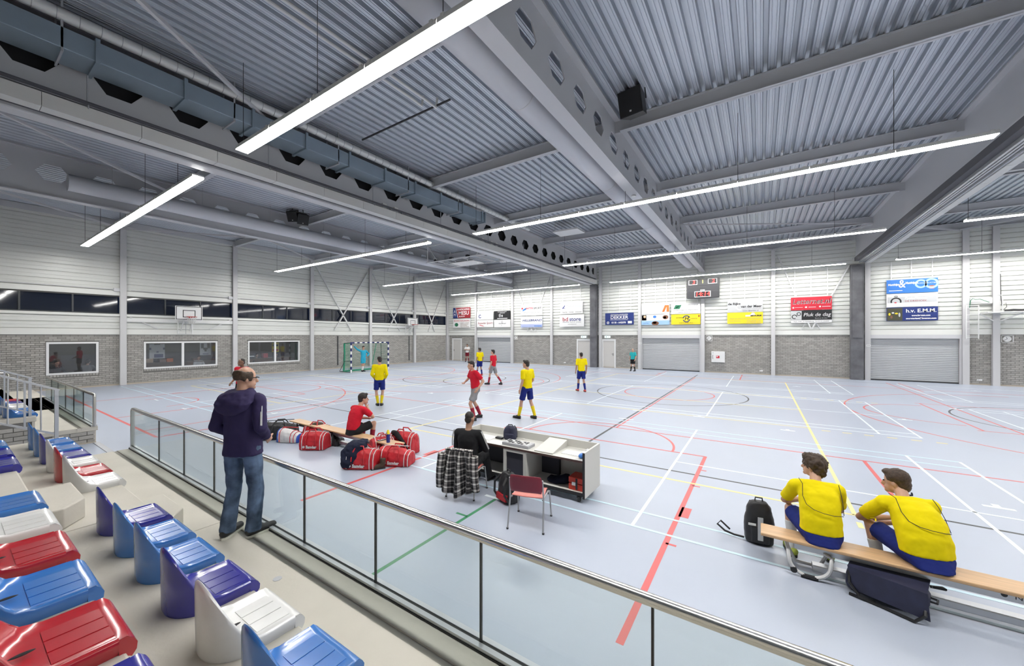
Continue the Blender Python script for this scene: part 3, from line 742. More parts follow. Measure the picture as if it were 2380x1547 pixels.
# seats ------------------------------------------------------------------------
SEAT_COL = {'blue': (0.035, 0.17, 0.50), 'navy': (0.022, 0.022, 0.26), 'red': (0.42, 0.015, 0.025), 'white': (0.74, 0.74, 0.73)}
for k, c in SEAT_COL.items(): mat('seat_' + k, c, 0.22, spec=0.6, coat=0.4, var=0.05, vscale=6)
def seat_mesh():
    g = G(); W, R, PZ = .215, .2, .055
    path = []
    for i in range(5): path.append((W, .40 - i * .04, 0.0, .40 - i * .04))
    for i in range(1, 24):
        a = PI / 2 - PI * i / 24
        path.append((W * math.sin(a), R - R * math.cos(a), math.cos(a), R))
    for i in range(5): path.append((-W, .24 + i * .04, 0.0, .24 + i * .04))
    rs = []
    for (x, y, c, yc) in path:
        zr = PZ + .012 + .345 * max(0, c) ** 1.5
        def at(f, z): return (x * f, yc + (y - yc) * f, z)
        ring = [at(.97, 0), at(1.0, .02), at(1.02, zr * .5), at(1.03, zr * .9), at(1.015, zr), at(.975, zr + .006), at(.93, zr - .004)]
        for f, w in ((.89, .72), (.83, .42), (.74, .17), (.6, .04), (.4, 0), (.15, 0), (0, 0)): ring.append(at(f, PZ + (zr - PZ) * w))
        rs.append(ring)
    g.rings(rs, cap=False, closed=False)
    n = 9; front = []
    for (y, z) in ((.40, PZ), (.425, PZ + .002), (.447, PZ - .008), (.458, PZ - .03), (.455, PZ - .06), (.44, PZ - .082), (.425, PZ - .06)):
        front.append([(W * (1 - 2 * i / (n - 1)), y, z + (.012 if i in (0, n - 1) and y < .43 else 0)) for i in range(n)])
    g.rings(front, cap=False, closed=False)
    for s in (-1, 1):     # closed cheeks
        o = [(s * W, .40, PZ + .012), (s * W, .425, PZ + .012), (s * W, .447, PZ - .008), (s * W, .458, PZ - .03), (s * W, .455, PZ - .06), (s * W, .44, PZ - .082), (s * W, .40, 0)]
        g._add(o, [tuple(range(7))])
    return g
SEATG = seat_mesh(); SEATM = {}
M_slot = mat('seat_slot', (0.01, 0.01, 0.012), 0.8)
for c in SEAT_COL:
    me = SEATG.mesh('shell', MATS['seat_' + c], smooth=True); sharp(me, 1.0)
    p = G(); 
    for k in range(3): x0 = -.145 + k * .1; p.box(x0, x0 + .09, .225, .40, .055, .0585)
    SEATM[c] = (me, p.mesh('pad_panel', MATS['seat_' + c]), G().ell((0, .165, .072), .012, .036, .004, 14, 4).mesh('drain_slot', M_slot))
def seat(x, yb, z, c, label, group):
    t = thing('stadium_seat', label, 'seat', (x, yb, z), 0, group)
    for me, nm in zip(SEATM[c], ('shell', 'pad_panel', 'drain_slot')): inst(me, nm, (0, 0, 0), t)
YF = .775
CN = {'blue': 'mid-blue', 'navy': 'dark blue', 'red': 'red', 'white': 'white'}
for k, (c, l) in enumerate(zip(['navy', 'blue', 'blue', 'navy', 'white', 'blue'],
        ['first one beside the aisle', 'second from the aisle', 'third from the aisle', 'left neighbour of the white one', 'the only white one right of the aisle', 'cut off by the bottom edge'])):
    seat(-4.85 + k * .58, YF, Z1, c, '%s bucket seat in the front row, %s' % (CN[c], l), 'front row seats right of the aisle')
for k, (c, l) in enumerate(zip(['blue', 'blue', 'navy', 'white', 'red', 'white'],
        ['beside the steel balustrade', 'second from the steel balustrade', 'third from the balustrade', 'beside the red one', 'only red one of its row', 'next to the aisle'])):
    seat(-9.35 + k * .58, YF, Z1, c, '%s bucket seat left of the aisle, front row, %s' % (CN[c], l), 'front row seats left of the aisle')
for k, (c, l) in enumerate(zip(['blue', 'white', 'red', 'blue', 'red', 'navy'],
        ['first one beside the aisle', 'only white one of its row', 'behind the white one', 'between two red ones', 'the largest at the left edge', 'just showing at the bottom edge'])):
    seat(-4.84 + k * .59, YF - .75, Z2, c, '%s plastic bucket seat in the second row, %s' % (CN[c], l), 'second row seats right of the aisle')
for k, (c, l) in enumerate(zip(['navy', 'navy', 'blue'], ['next to the aisle', 'at the left edge', 'third from the aisle'])):
    seat(-6.45 - k * .58, YF - .75, Z2, c, '%s bucket seat left of the aisle, second row, %s' % (CN[c], l), 'second row seats left of the aisle')
for r in range(2):
    for k, c in enumerate((['blue', 'blue', 'white', 'white', 'navy', 'red'], ['navy', 'blue', 'red', 'navy', 'white', 'blue'])[r]):
        seat(-13.45 - k * .58, YF - .75 * r, (Z1, Z2)[r], c, '%s seat on the far stand block, %s row, %s' % (CN[c], ('front', 'second')[r], ['nearest the passage', 'second from the passage', 'third from the passage', 'fourth from the passage', 'fifth from the passage', 'sixth from the passage'][k]), 'seats on the far stand block')

# glass balustrade -----------------------------------------------------------------
M_glass = glass_mat('balustrade_glass', (0.91, 0.945, 0.935), 0.96, 0.015)
M_seal = mat('black_glass_seal', (0.015, 0.015, 0.016), 0.5)
def glass_rail(x0, x1, joints, label, flip=False):
    t = thing('glass_balustrade', label, 'railing', ((x0 + x1) / 2, 2.05, Z0)); y = 2.05
    xs = [x0] + joints + [x1]
    for a, b in zip(xs[:-1], xs[1:]):
        G().box(a + .006, b - .006, y - .008, y + .008, Z0 + .02, 1.125).build('glass_panel', M_glass, t)
    for a in joints: G().box(a - .006, a + .006, y - .009, y + .009, Z0 + .02, 1.12).build('panel_joint', M_seal, t)
    g = G(); g.box(x0, x1, y - .05, y - .012, Z0, Z0 + .035); g.box(x0, x1, y + .012, y + .05, Z0, Z0 + .035); g.build('base_channel', M_alu, t)
    g = G(); g.box(x0, x1, y - .012, y + .012, Z0, Z0 + .025); g.box(x0, x1, y - .056, y - .05, Z0, Z0 + .012); g.build('channel_seal', M_seal, t)
    e = x0 if not flip else x1; s = 1 if not flip else -1; r = .06
    prof = [(-.026, -.026), (.026, -.026), (.03, -.012), (.03, .006), (.022, .016), (.009, .02), (-.009, .02), (-.022, .016), (-.03, .006), (-.03, -.012)]
    far = x1 if not flip else x0
    path = [((far, 1.13), (0, 1))] + [((e + s * r * (1 - math.sin(a * PI / 10)), 1.13 - r * (1 - math.cos(a * PI / 10))), (-s * math.sin(a * PI / 10), math.cos(a * PI / 10))) for a in range(0, 6)] + [((e, Z0), (-s, 0))]
    rs = [[(px + nx * v, y + u, pz + nz * v) for u, v in prof] for (px, pz), (nx, nz) in path]
    G().rings(rs).build('handrail', M_chrome, t, smooth=True)
    G().box(x0 + .03, x1 - .03, y - .012, y + .012, 1.098, 1.106).build('rail_gasket', M_seal, t)
    return t
J = [-8.4, -7.24, -6.12, -5.0, -3.86, -2.73, -1.6, -.47, .66, 1.8, 2.95, 4.1, 5.2, 6.4, 7.5, 8.7, 9.8, 10.9]
glass_rail(-9.95, 12.0, J, 'long glass balustrade with steel handrail along the front of the stand')
glass_rail(-20.2, -13.1, [-14.3, -15.5, -16.7, -17.9, -19.1], 'glass balustrade with steel handrail on the far stand block', True)
# steel balustrades beside the passage ------------------------------------------------
M_bal = mat('galvanised_balustrade', (0.52, 0.54, 0.58), 0.4, 0.5)
def slope_rail(x, ye, label):
    t = thing('steel_balustrade', label, 'railing', (x, ye, Z1)); sl = .5
    def zt(y): return 1.6 + (ye - y) * sl
    L = 2.1
    G().bar((x, ye + .03, zt(ye + .03)), (x, ye - L, zt(ye - L)), .055, .03, (0, 0, 1)).build('top_rail', M_bal, t)
    G().bar((x, ye - .0, zt(ye) - .75), (x, ye - L, zt(ye - L) - .75), .03, .03, (0, 0, 1)).build('bottom_rail', M_bal, t)
    for k in range(7):
        y = ye - k * .33; g = G(); zb = Z1 if y > .45 else Z2 if y > -.3 else Z3
        if k % 2 == 0:
            g.box(x - .03, x + .03, y - .022, y + .022, zb, zt(y)); g.build('post', M_bal, t); G().box(x - .05, x + .05, y - .08, y + .08, zb, zb + .012).build('foot_plate', M_bal, t)
        else: g.box(x - .01, x + .01, y - .012, y + .012, zt(y) - .75, zt(y)); g.build('baluster', M_bal, t)
    for k in range(12):
        y = ye - .165 - k * .165
        if k % 2 == 0: g = G(); g.cyl((x, y, zt(y) - .75), (x, y, zt(y)), .01, n=8); g.build('baluster', M_bal, t)
slope_rail(-9.93, 1.12, 'sloping galvanised steel balustrade at the left end of the near stand')
slope_rail(-13.2, 1.12, 'sloping galvanised steel balustrade on the far stand block')
t = thing('wall_handrail', 'short bent stainless handrail behind the steel balustrades', 'railing', (-18.5, 1.0, 1.2))
G().tube([(-20.5, 1.3, .4), (-20.5, 1.3, 1.25), (-20.5, 1.25, 1.3), (-20.5, .8, 1.32), (-20.5, -.2, 1.34)], .022, 8).build('tube', M_chrome, t, smooth=True)
# ================================================================ things on the back wall
def col(name, c, r=.5): return mat(name, c, r)
K = {'white': col('print_white', (.8, .8, .8)), 'red': col('print_red', (.55, .02, .04)), 'dred': col('print_maroon', (.30, .02, .03)), 'navy': col('print_navy', (.012, .03, .17)), 'blue': col('print_blue', (.03, .17, .55)),
     'black': col('print_black', (.012, .012, .014)), 'grey': col('print_grey', (.30, .30, .31)), 'lgrey': col('print_light_grey', (.52, .53, .54)), 'yellow': col('print_yellow', (.80, .62, .02)), 'green': col('print_green', (.02, .16, .08)),
     'orange': col('print_orange', (.75, .16, .03)), 'sky': col('print_pale_blue', (.35, .55, .80)), 'brown': col('print_brown', (.20, .09, .05)), 'skin': col('print_beige', (.65, .45, .30)), 'olive': col('print_olive', (.06, .06, .035)), 'lilac': col('print_lilac', (.45, .50, .72))}
YS = YB - .17
def board(x0, x1, z0, z1, base, label, deco=(), texts=(), straps=True, feet=False):
    t = thing('advertising_board', label, 'sign', ((x0 + x1) / 2, YS, z0), group='advertising boards on the back wall')
    G().box(x0, x1, YS, YS + .02, z0, z1).build('panel', K[base], t)
    w, h = x1 - x0, z1 - z0
    for d in deco:
        kind, c = d[0], d[1]; g = G()
        def X(u): return x0 + u * w
        def Z(v): return z0 + v * h
        y0 = YS - .003
        if kind == 'rect': g.box(X(d[2]), X(d[3]), y0, YS, Z(d[4]), Z(d[5]))
        elif kind == 'poly': g.prism([(X(u), Z(v)) for u, v in d[2]], y0 - .001, YS, 'y')
        elif kind == 'ring':
            cx, cz, r, th, a0, a1 = d[2:]; n = 20
            rs = []
            for i in range(n + 1):
                a = math.radians(a0 + (a1 - a0) * i / n); e = (1.0, .62)[len(d) > 7 and False]
                rs.append([(X(cx) + (r + s * th / 2) * h * math.cos(a), yy, Z(cz) + (r + s * th / 2) * h * math.sin(a)) for s, yy in ((-1, y0 - .002), (1, y0 - .002), (1, YS), (-1, YS))])
            g.rings(rs)
        elif kind == 'disc':
            cx, cz, rx, rz = d[2:]; g.prism([(X(cx) + rx * h * math.cos(i * PI / 10), Z(cz) + rz * h * math.sin(i * PI / 10)) for i in range(20)], y0 - .002, YS, 'y')
        g.build('emblem', K[c], t)
    for d in texts:
        tx, c, u, v, wd, sz = d[:6]; sh = d[6] if len(d) > 6 else 0
        text(tx, sz * h, K[c], t, (x0 + u * w, YS - .004, z0 + v * h), 'back', wid=wd * w if wd else None, shear=sh, bold=.006 * (len(d) > 7))
    if straps:
        for u in (.1, .5, .9): G().box(x0 + u * w - .025, x0 + u * w + .025, YS + .03, YS + .045, z1 - .05, 6.62).build('hanging_strap', M_white, t)
    if feet:
        for u in (.4, .6): G().bar((x0 + u * w, YS + .05, z0 + .1), (x0 + (u + (u - .5) * 1.5) * w, YS + .1, z0 - .45), .05, .03, (0, 1, 0)).build('support_leg', M_brace, t)
    return t
board(-26.4, -24.12, 4.32, 5.38, 'dred', 'maroon board reading MESU with dark blue corner', [('poly', 'navy', [(0, 0), (.28, 0), (.14, 1), (0, 1)]), ('poly', 'white', [(.26, .03), (.30, .03), (.17, .97), (.14, .97)])],
      [('A', 'white', .10, .62, 0, .42), ('M', 'white', .10, .3, 0, .36), ('MESU', 'white', .62, .46, .58, .5, 0, 1), ('LANDSCAPING', 'white', .6, .82, .7, .22, 0, 1), ('BLAUW', 'white', .52, .15, .34, .14, 0, 1)])
board(-26.4, -24.12, 3.34, 4.26, 'white', 'white board with thin red heading and green round emblem', [('disc', 'green', .2, .34, .26, .2)],
      [('ARCHITECTUUR JONGMAN', 'red', .5, .76, .9, .26), ('LAAN 1, 15 WEST', 'brown', .68, .52, .5, .13), ('MIDDELBURG', 'brown', .66, .38, .46, .13), ('ONTWERP', 'brown', .63, .24, .4, .13), ('TEL 0118 604500', 'brown', .68, .1, .5, .13)], False)
board(-23.3, -21.31, 4.09, 4.86, 'white', 'white board with dark blue ring logo and faint grey name', [('ring', 'navy', .2, .42, .18, .09, 40, 330)], [('DE OOSTHOEK', 'lgrey', .62, .46, .55, .2), ('WWW.DEOOSTHOEK.NL', 'lgrey', .7, .2, .4, .1)])
board(-23.3, -21.31, 3.35, 4.05, 'white', 'white board with red script reading Scouzie Sport', [('poly', 'red', [(.15, .3), (.45, .12), (.4, .22), (.2, .36)])], [('Scouzie Sport', 'dred', .5, .58, .9, .42, .3)], False)
board(-21.21, -19.35, 4.08, 4.87, 'black', 'black photographic board with white lines of small print', [('disc', 'grey', .36, .45, .16, .22), ('disc', 'lgrey', .5, .4, .1, .14), ('rect', 'white', .2, .82, .06, .14)], [('THEATER RESTAURANT', 'white', .5, .88, .56, .12), ('MIDDELBURG', 'white', .52, .74, .3, .12)])
board(-21.21, -19.35, 3.33, 4.04, 'white', 'white board with small black flourish and script name', [('ring', 'black', .5, .7, .12, .03, 0, 320)], [('Godfried', 'black', .5, .5, .45, .24, .3), ('NL', 'black', .47, .25, 0, .1)], False)
board(-18.21, -15.99, 4.34, 5.29, 'white', 'white board reading INTERSPORT MIDDELBURG', [('disc', 'red', .07, .68, .09, .09), ('poly', 'blue', [(.08, .4), (.1, .58), (.26, .74), (.25, .56)]), ('poly', 'green', [(.16, .6), (.26, .74), (.255, .64)])],
      [('INTER', 'red', .42, .66, .32, .24, 0, 1), ('SPORT', 'black', .78, .66, .36, .24, 0, 1), ('MIDDELBURG', 'grey', .56, .26, .8, .26)])
board(-18.21, -15.99, 3.28, 4.27, 'lilac', 'pale lilac board reading HILLEBRAND in italics', [('rect', 'white', 0, 1, .3, 1), ('rect', 'blue', .05, .6, .1, .12), ('rect', 'blue', .62, .97, .08, .15)], [('HILLEBRAND', 'navy', .52, .62, .9, .26, .3, 1)], False, True)
board(-14.24, -12.21, 4.37, 5.39, 'white', 'white board reading Thermo with a dark zigzag mark', [('poly', 'navy', [(.06, .42), (.2, .72), (.22, .66), (.12, .44)]), ('poly', 'navy', [(.1, .42), (.16, .52), (.24, .44), (.2, .44), (.16, .47)])],
      [('Thermo', 'grey', .45, .6, .34, .3), ('Products', 'sky', .8, .6, .3, .26), ('Haarden - Kachels - Schouwen', 'black', .52, .14, .86, .16)])
board(-14.32, -12.09, 3.3, 4.3, 'white', 'white board reading bd store in red and navy', [], [('bd', 'dred', .24, .6, .22, .46, 0, 1), ('store', 'navy', .64, .6, .46, .44, 0, 1), ('OUTDOOR  INDOOR  ACTION', 'black', .5, .36, .74, .09), ('www.bdstore.nl', 'black', .52, .2, .34, .1)], False)
board(-10.31, -8.08, 3.38, 4.31, 'navy', 'dark blue board reading DEKKER with a phone number', [('ring', 'white', .1, .18, .08, .05, 0, 360), ('rect', 'white', .18, .8, .8, .83), ('rect', 'white', .18, .8, .4, .43), ('rect', 'white', .8, .94, .1, .3)],
      [('DEKKER', 'white', .5, .61, .62, .36, 0, 1), ('MIDDELBURG ARNEMUIDEN', 'white', .5, .88, .6, .08), ('0118 - 642078', 'white', .48, .18, .5, .2, 0, 1)])
board(-7.5, -5.52, 4.12, 4.86, 'white', 'white board with orange slanted A and grey script', [('poly', 'orange', [(.74, .2), (.84, .85), (.98, .85), (.99, .2), (.9, .2), (.9, .7), (.82, .2)])], [('Algemene Zeeuwse', 'lgrey', .4, .6, .72, .34, .3), ('verzekeringen', 'lgrey', .18, .1, .3, .09)])
board(-7.5, -5.52, 3.33, 4.09, 'sky', 'pale picture board with food photographs and blue cap', [('rect', 'white', 0, 1, .42, 1), ('rect', 'brown', .01, .18, .45, .97), ('disc', 'skin', .12, .8, .12, .12), ('disc', 'brown', .86, .72, .26, .2), ('disc', 'skin', .84, .7, .14, .12), ('disc', 'blue', .48, .78, .16, .12), ('disc', 'brown', .5, .16, .34, .2), ('disc', 'skin', .48, .2, .2, .1)], [('catering', 'blue', .15, .2, .2, .1)], False)
board(-5.4, -3.5, 4.08, 4.83, 'white', 'white board reading VELDSINK with green tick block', [('poly', 'green', [(.08, .48), (.15, .85), (.36, .85), (.29, .48)]), ('poly', 'white', [(.15, .66), (.19, .58), (.31, .78), (.19, .65)])], [('VELDSINK', 'grey', .75, .82, .38, .18), ('ADVIESGROEP', 'lgrey', .78, .62, .34, .12), ('Verzekeringen en Hypotheken', 'black', .5, .36, .86, .14), ('www.veldsink.nl', 'black', .5, .14, .5, .14)])
board(-5.4, -3.5, 3.33, 4.05, 'yellow', 'yellow board with black H inside an oval ring', [('ring', 'navy', .53, .55, .3, .09, 20, 170), ('ring', 'navy', .53, .55, .3, .09, 200, 350), ('rect', 'dred', .93, .97, .7, .9)], [('H', 'black', .53, .56, 0, .5, .2, 1), ('AUTOBEDRIJF', 'black', .3, .66, .26, .1), ('HUIBREGTSE', 'black', .78, .56, .22, .1), ('MIDDELBURG', 'black', .52, .14, .46, .1)], False)
board(-1.87, .12, 4.07, 4.87, 'lgrey', 'grey board reading de Rijke van der Meer', [('ring', 'white', .36, .42, .22, .1, 60, 300), ('ring', 'white', .4, .8, .1, .07, -80, 120)], [('de Rijke', 'black', .2, .7, .36, .26, 0, 1), ('van der Meer', 'black', .68, .46, .58, .28, 0, 1), ('assurantien hypotheken', 'grey', .7, .26, .5, .1), ('www.rijkemeer.nl', 'black', .66, .12, .44, .13)])
board(-1.87, .12, 3.32, 4.06, 'yellow', 'yellow board reading MOURIK with small print', [('poly', 'white', [(.64, .72), (.7, .95), (.76, .95), (.8, .72)]), ('rect', 'white', .52, .66, .62, .76)], [('MOURIK', 'black', .82, .68, .32, .17, 0, 1), ('Infra en bouw in heel Zeeland', 'grey', .5, .45, .84, .1), ('Groot-Ammers', 'grey', .2, .24, .36, .1), ('Middelburg', 'grey', .75, .24, .36, .1), ('0118 640 200', 'grey', .75, .1, .4, .1)], False)
board(1.57, 3.53, 4.09, 4.88, 'red', 'red board reading Letternet.nl in outlined script', [('disc', 'white', .06, .2, .06, .06), ('disc', 'white', .38, .22, .07, .06), ('disc', 'white', .72, .24, .06, .06), ('rect', 'white', .1, .3, .2, .22), ('rect', 'white', .44, .62, .2, .23), ('rect', 'white', .77, .97, .22, .25)], [('Letternet.nl', 'white', .5, .64, .94, .54, .22, 1), ('Letternet.nl', 'black', .497, .645, .93, .52, .22)])
board(1.57, 3.53, 3.31, 4.07, 'black', 'black board reading Pluk de dag with white footer', [('rect', 'white', 0, 1, 0, .22), ('rect', 'lgrey', 0, .27, .24, .97), ('ring', 'black', .09, .5, .15, .06, 0, 300), ('ring', 'black', .2, .72, .12, .05, 0, 360)], [('Pluk de dag', 'white', .64, .64, .66, .4, .2), ('Bloemen & sfeer', 'lgrey', .75, .36, .3, .1), ('Plein 1940 10 Middelburg  Tel 0118 636005', 'black', .5, .11, .86, .1)], False, True)
board(5.88, 7.86, 4.86, 5.61, 'blue', 'blue board reading Matthijsse & Matthijsse with pale infinity loop', [('ring', 'sky', .68, .62, .26, .11, 0, 360), ('ring', 'sky', .88, .62, .3, .12, 0, 360), ('rect', 'white', .05, .32, .18, .22), ('rect', 'orange', .84, .93, .24, .46)], [('Matthijsse', 'white', .16, .64, .26, .2, 0, 1), ('&', 'white', .31, .66, .14, .8, 0, 1), ('Matthijsse', 'white', .5, .72, .24, .2, 0, 1), ('CONSTRUCTIES', 'white', .8, .66, .36, .1)])
board(5.88, 7.86, 4.1, 4.83, 'white', 'white board reading DE DRIEHOEK with grey band', [('rect', 'lgrey', .02, .98, .32, .76), ('ring', 'black', .19, .42, .26, .09, -20, 200), ('disc', 'grey', .19, .8, .12, .08), ('disc', 'red', .18, .34, .07, .04)], [('FysioFitness', 'white', .58, .64, .44, .2, .2, 1), ('DE DRIEHOEK', 'dred', .58, .43, .42, .16)], False)
board(5.88, 7.86, 3.34, 4.08, 'navy', 'dark blue board reading h.v. E.M.M. with team photo', [('rect', 'olive', .01, .32, .02, .96), ('disc', 'yellow', .06, .5, .06, .1), ('disc', 'yellow', .2, .55, .09, .06), ('disc', 'white', .13, .6, .07, .05), ('disc', 'lgrey', .26, .45, .05, .16), ('disc', 'brown', .1, .3, .06, .12)], [('h.v. E.M.M.', 'white', .68, .72, .58, .36, 0, 1), ('www.hvemm.com', 'white', .68, .38, .36, .15, 0, 1), ('secretariaat@hvemm.com', 'white', .68, .16, .58, .14, 0, 1)], False)
# scoreboard ---------------------------------------------------------------------
t = thing('scoreboard', 'dark grey electronic scoreboard showing 14:14 in red', 'scoreboard', (-3.32, YB - .4, 5.1))
yb = YB - .52; M_sb = col('scoreboard_case', (.045, .045, .05), .4); M_led = mat('red_led', (.6, .02, .02), .5, emit=(1, .06, .05), estr=2.2); M_ledg = mat('yellow_led', (.6, .6, .1), .5, emit=(.9, .9, .2), estr=1.2)
for k in range(3): G().box(-4.31, -2.33, yb, yb + .3, 5.12 + k * .435, 5.12 + k * .435 + .43).build('case_panel', M_sb, t, bevel=.006)
def disp(x0, x1, z0, z1, txt, size, m):
    g = G(); b = .035
    g.box(x0, x1, yb - .012, yb, z0, z0 + b); g.box(x0, x1, yb - .012, yb, z1 - b, z1); g.box(x0, x0 + b, yb - .012, yb, z0 + b, z1 - b); g.box(x1 - b, x1, yb - .012, yb, z0 + b, z1 - b)
    f = g.build('display_frame', K['white'], t); G().box(x0 + b, x1 - b, yb - .004, yb, z0 + b, z1 - b).build('display_glass', M_black, f)
    text(txt, size, m, f, ((x0 + x1) / 2, yb - .008, (z0 + z1) / 2), 'back', bold=.006, shear=.1, name='digits')
disp(-3.83, -2.83, 5.18, 5.58, '14:14', .42, M_led); disp(-4.2, -3.65, 6.04, 6.38, ' 3', .36, M_led); disp(-3.0, -2.45, 6.06, 6.4, ' 2', .36, M_led)
text('1', .3, M_ledg, t, (-3.32, yb - .006, 6.22), 'back', bold=.01, name='digits'); G().box(-3.47, -3.19, yb - .008, yb, 5.62, 5.68).build('maker_plate', K['white'], t)
G().box(-3.45, -3.2, YB - .25, YB - .2, 5.2, 6.3).build('mount', M_grey, t)
# clocks -------------------------------------------------------------------------
def clock(x, label, r=.17):
    z = 2.36; y = YB - .08; t = thing('wall_clock', label, 'clock', (x, y, z - .17), group='wall clocks in protective frames')
    G().cyl((x, y + .06, z), (x, y + .02, z), r * .82, n=24).build('dial', K['white'], t)
    g = G()
    for s in (-1, 1): g.box(x - r * 1.1, x + r * 1.1, y, y + .07, z + s * r - .012, z + s * r + .012); g.box(x + s * r * 1.1 - .012, x + s * r * 1.1 + .012, y, y + .07, z - r, z + r)
    g.build('guard_frame', M_white, t)
    for a, l in ((110, .09), (215, .13)): d = Vector((math.cos(math.radians(a)), 0, math.sin(math.radians(a)))); G().bar(Vector((x, y + .015, z)), Vector((x, y + .015, z)) + d * l, .012, .006, (0, 1, 0)).build('hand', M_black, t)
clock(-18.87, 'small white wall clock beside the far left roller shutter'); clock(-2.98, 'white framed wall clock above the fire hose cabinet'); clock(10.26, 'white framed wall clock at the right edge')
# hose cabinet, exit signs, sockets ----------------------------------------------------
t = thing('fire_hose_cabinet', 'square white fire hose cabinet with red symbol on grey brick', 'cabinet', (-2.42, YB - .1, .72))
G().box(-2.82, -2.02, YB - .2, YB - .02, .72, 1.46).build('body', K['white'], t, bevel=.008); d = G().box(-2.79, -2.05, YB - .212, YB - .2, .75, 1.43).build('door', K['white'], t)
G().box(-2.53, -2.33, YB - .216, YB - .212, 1.0, 1.17).build('symbol_plate', K['red'], d); G().box(-2.50, -2.43, YB - .22, YB - .216, 1.07, 1.15).build('symbol', K['white'], d)
G().tube([(-2.73, YB - .225, .95), (-2.75, YB - .235, 1.08), (-2.73, YB - .225, 1.22)], .012, 6).build('handle', M_black, d); G().cyl((-2.72, YB - .23, 1.36), (-2.72, YB - .21, 1.36), .03, n=12).build('lock', M_grey, d)
M_exit = mat('lit_exit_sign', (.7, .9, .9), .4, emit=(.75, .95, 1.0), estr=1.2)
for x, l in ((-12.18, 'lit pale exit sign above the door left of the dark column'), (-10.17, 'lit pale exit sign above the door right of the dark column')):
    t = thing('exit_sign', l, 'sign', (x, YB - .08, 2.36)); G().box(x - .22, x + .22, YB - .1, YB - .02, 2.36, 2.52).build('light_box', M_exit, t); g = G(); g.box(x - .12, x - .04, YB - .103, YB - .1, 2.40, 2.48); g.prism([(x + .02, 2.43), (x + .1, 2.43), (x + .1, 2.40), (x + .16, 2.44), (x + .1, 2.48), (x + .1, 2.45), (x + .02, 2.45)], YB - .103, YB - .1, 'y'); g.build('pictogram', K['green'], t)
for x, l in ((.03, 'small white socket plate low on the brick right of the hose cabinet'), (-13.9, 'small white socket plate low on the brick near the far doors'), (-8.2, 'small white socket plate behind the referee'), (9.36, 'small white socket plate low beside the right roller shutter')):
    t = thing('wall_socket', l, 'socket', (x, YB - .03, .22)); G().box(x - .09, x + .09, YB - .035, YB - .012, .22, .30).build('plate', K['white'], t); g = G(); g.cyl((x - .04, YB - .04, .26), (x - .04, YB - .034, .26), .02, n=10); g.build('outlet', M_grey, t)
for x in (-7.6, 5.12):
    t = thing('small_label_sign', 'tiny white number plate on the column ' + ('before the middle roller shutter' if x < 0 else 'beside the right roller shutter'), 'sign', (x, YB - .215, 1.95)); G().box(x - .1, x + .1, YB - .212, YB - .204, 1.9, 2.02).build('plate', K['white'], t); text('1+3' if x > 0 else '1+2', .08, K['black'], t, (x, YB - .214, 1.96), 'back')
# gallery platform with ladder at the right -------------------------------------------
t = thing('wall_ladder', 'white steel ladder section hung on the wall over the right shutter', 'ladder', (9.03, YB - .3, 2.38)); yl = YB - .3
for x in (8.82, 9.24): G().bar((x, yl, 2.36), (x, yl, 4.08), .035, .035).build('stile', M_white, t)
for z in (2.42, 2.5, 2.86, 3.22, 3.58, 3.94, 4.05): G().cyl((8.82, yl, z), (9.24, yl, z), .014, n=8).build('rung', M_white, t)
t = thing('camera_platform', 'small white gallery platform with hoop rails high on the right wall', 'platform', (10.2, YB - .5, 3.6))
G().box(9.33, 11.2, YB - .95, YB - .2, 3.64, 3.70).build('deck', M_white, t)
for x in (9.68, 10.72, 11.0): G().tube([(x - .14, YB - .9, 3.7), (x - .14, YB - .9, 4.4), (x - .11, YB - .9, 4.48), (x, YB - .9, 4.52), (x + .11, YB - .9, 4.48), (x + .14, YB - .9, 4.4), (x + .14, YB - .9, 3.7)], .02, 8).build('hoop_rail', M_white, t, smooth=True)
for s in (-1, 1): G().bar((9.87 + s * .7, YB - .6, 3.63), (9.87 + s * .1, YB - .22, 3.25), .05, .04, (0, 1, 0)).build('bracket', M_white, t)
G().tube([(10.05, YB - .4, 3.74), (10.3, YB - .5, 3.78), (10.6, YB - .45, 3.76), (10.75, YB - .5, 3.8)], .05, 8).build('coiled_cable', M_black, t, smooth=True)
tag(G().tube([(9.98, YB - .23, 5.6), (10.0, YB - .23, 4.4), (10.02, YB - .25, 4.0), (10.14, YB - .3, 4.15), (10.16, YB - .3, 3.95), (10.05, YB - .35, 3.82)], .012, 6).build('hanging_cable', M_black, origin=(10, YB - .23, 3.8)), 'thin dark cable hanging down the right wall onto the platform', 'cable')
tag(G().tube([(8.95, YB - .24, 3.95), (8.98, YB - .24, 4.3), (9.05, YB - .26, 4.42), (9.15, YB - .26, 4.36), (9.3, YB - .25, 4.38), (9.62, YB - .24, 4.2)], .016, 6).build('cable_bundle', MATS['print_green'], origin=(9, YB - .24, 4.0)), 'loose green and dark cable bundle above the wall ladder', 'cable')
G().box(9.0, 9.75, YB - .16, YB - .08, 4.15, 4.45).build('ledge', M_white, wall_back)
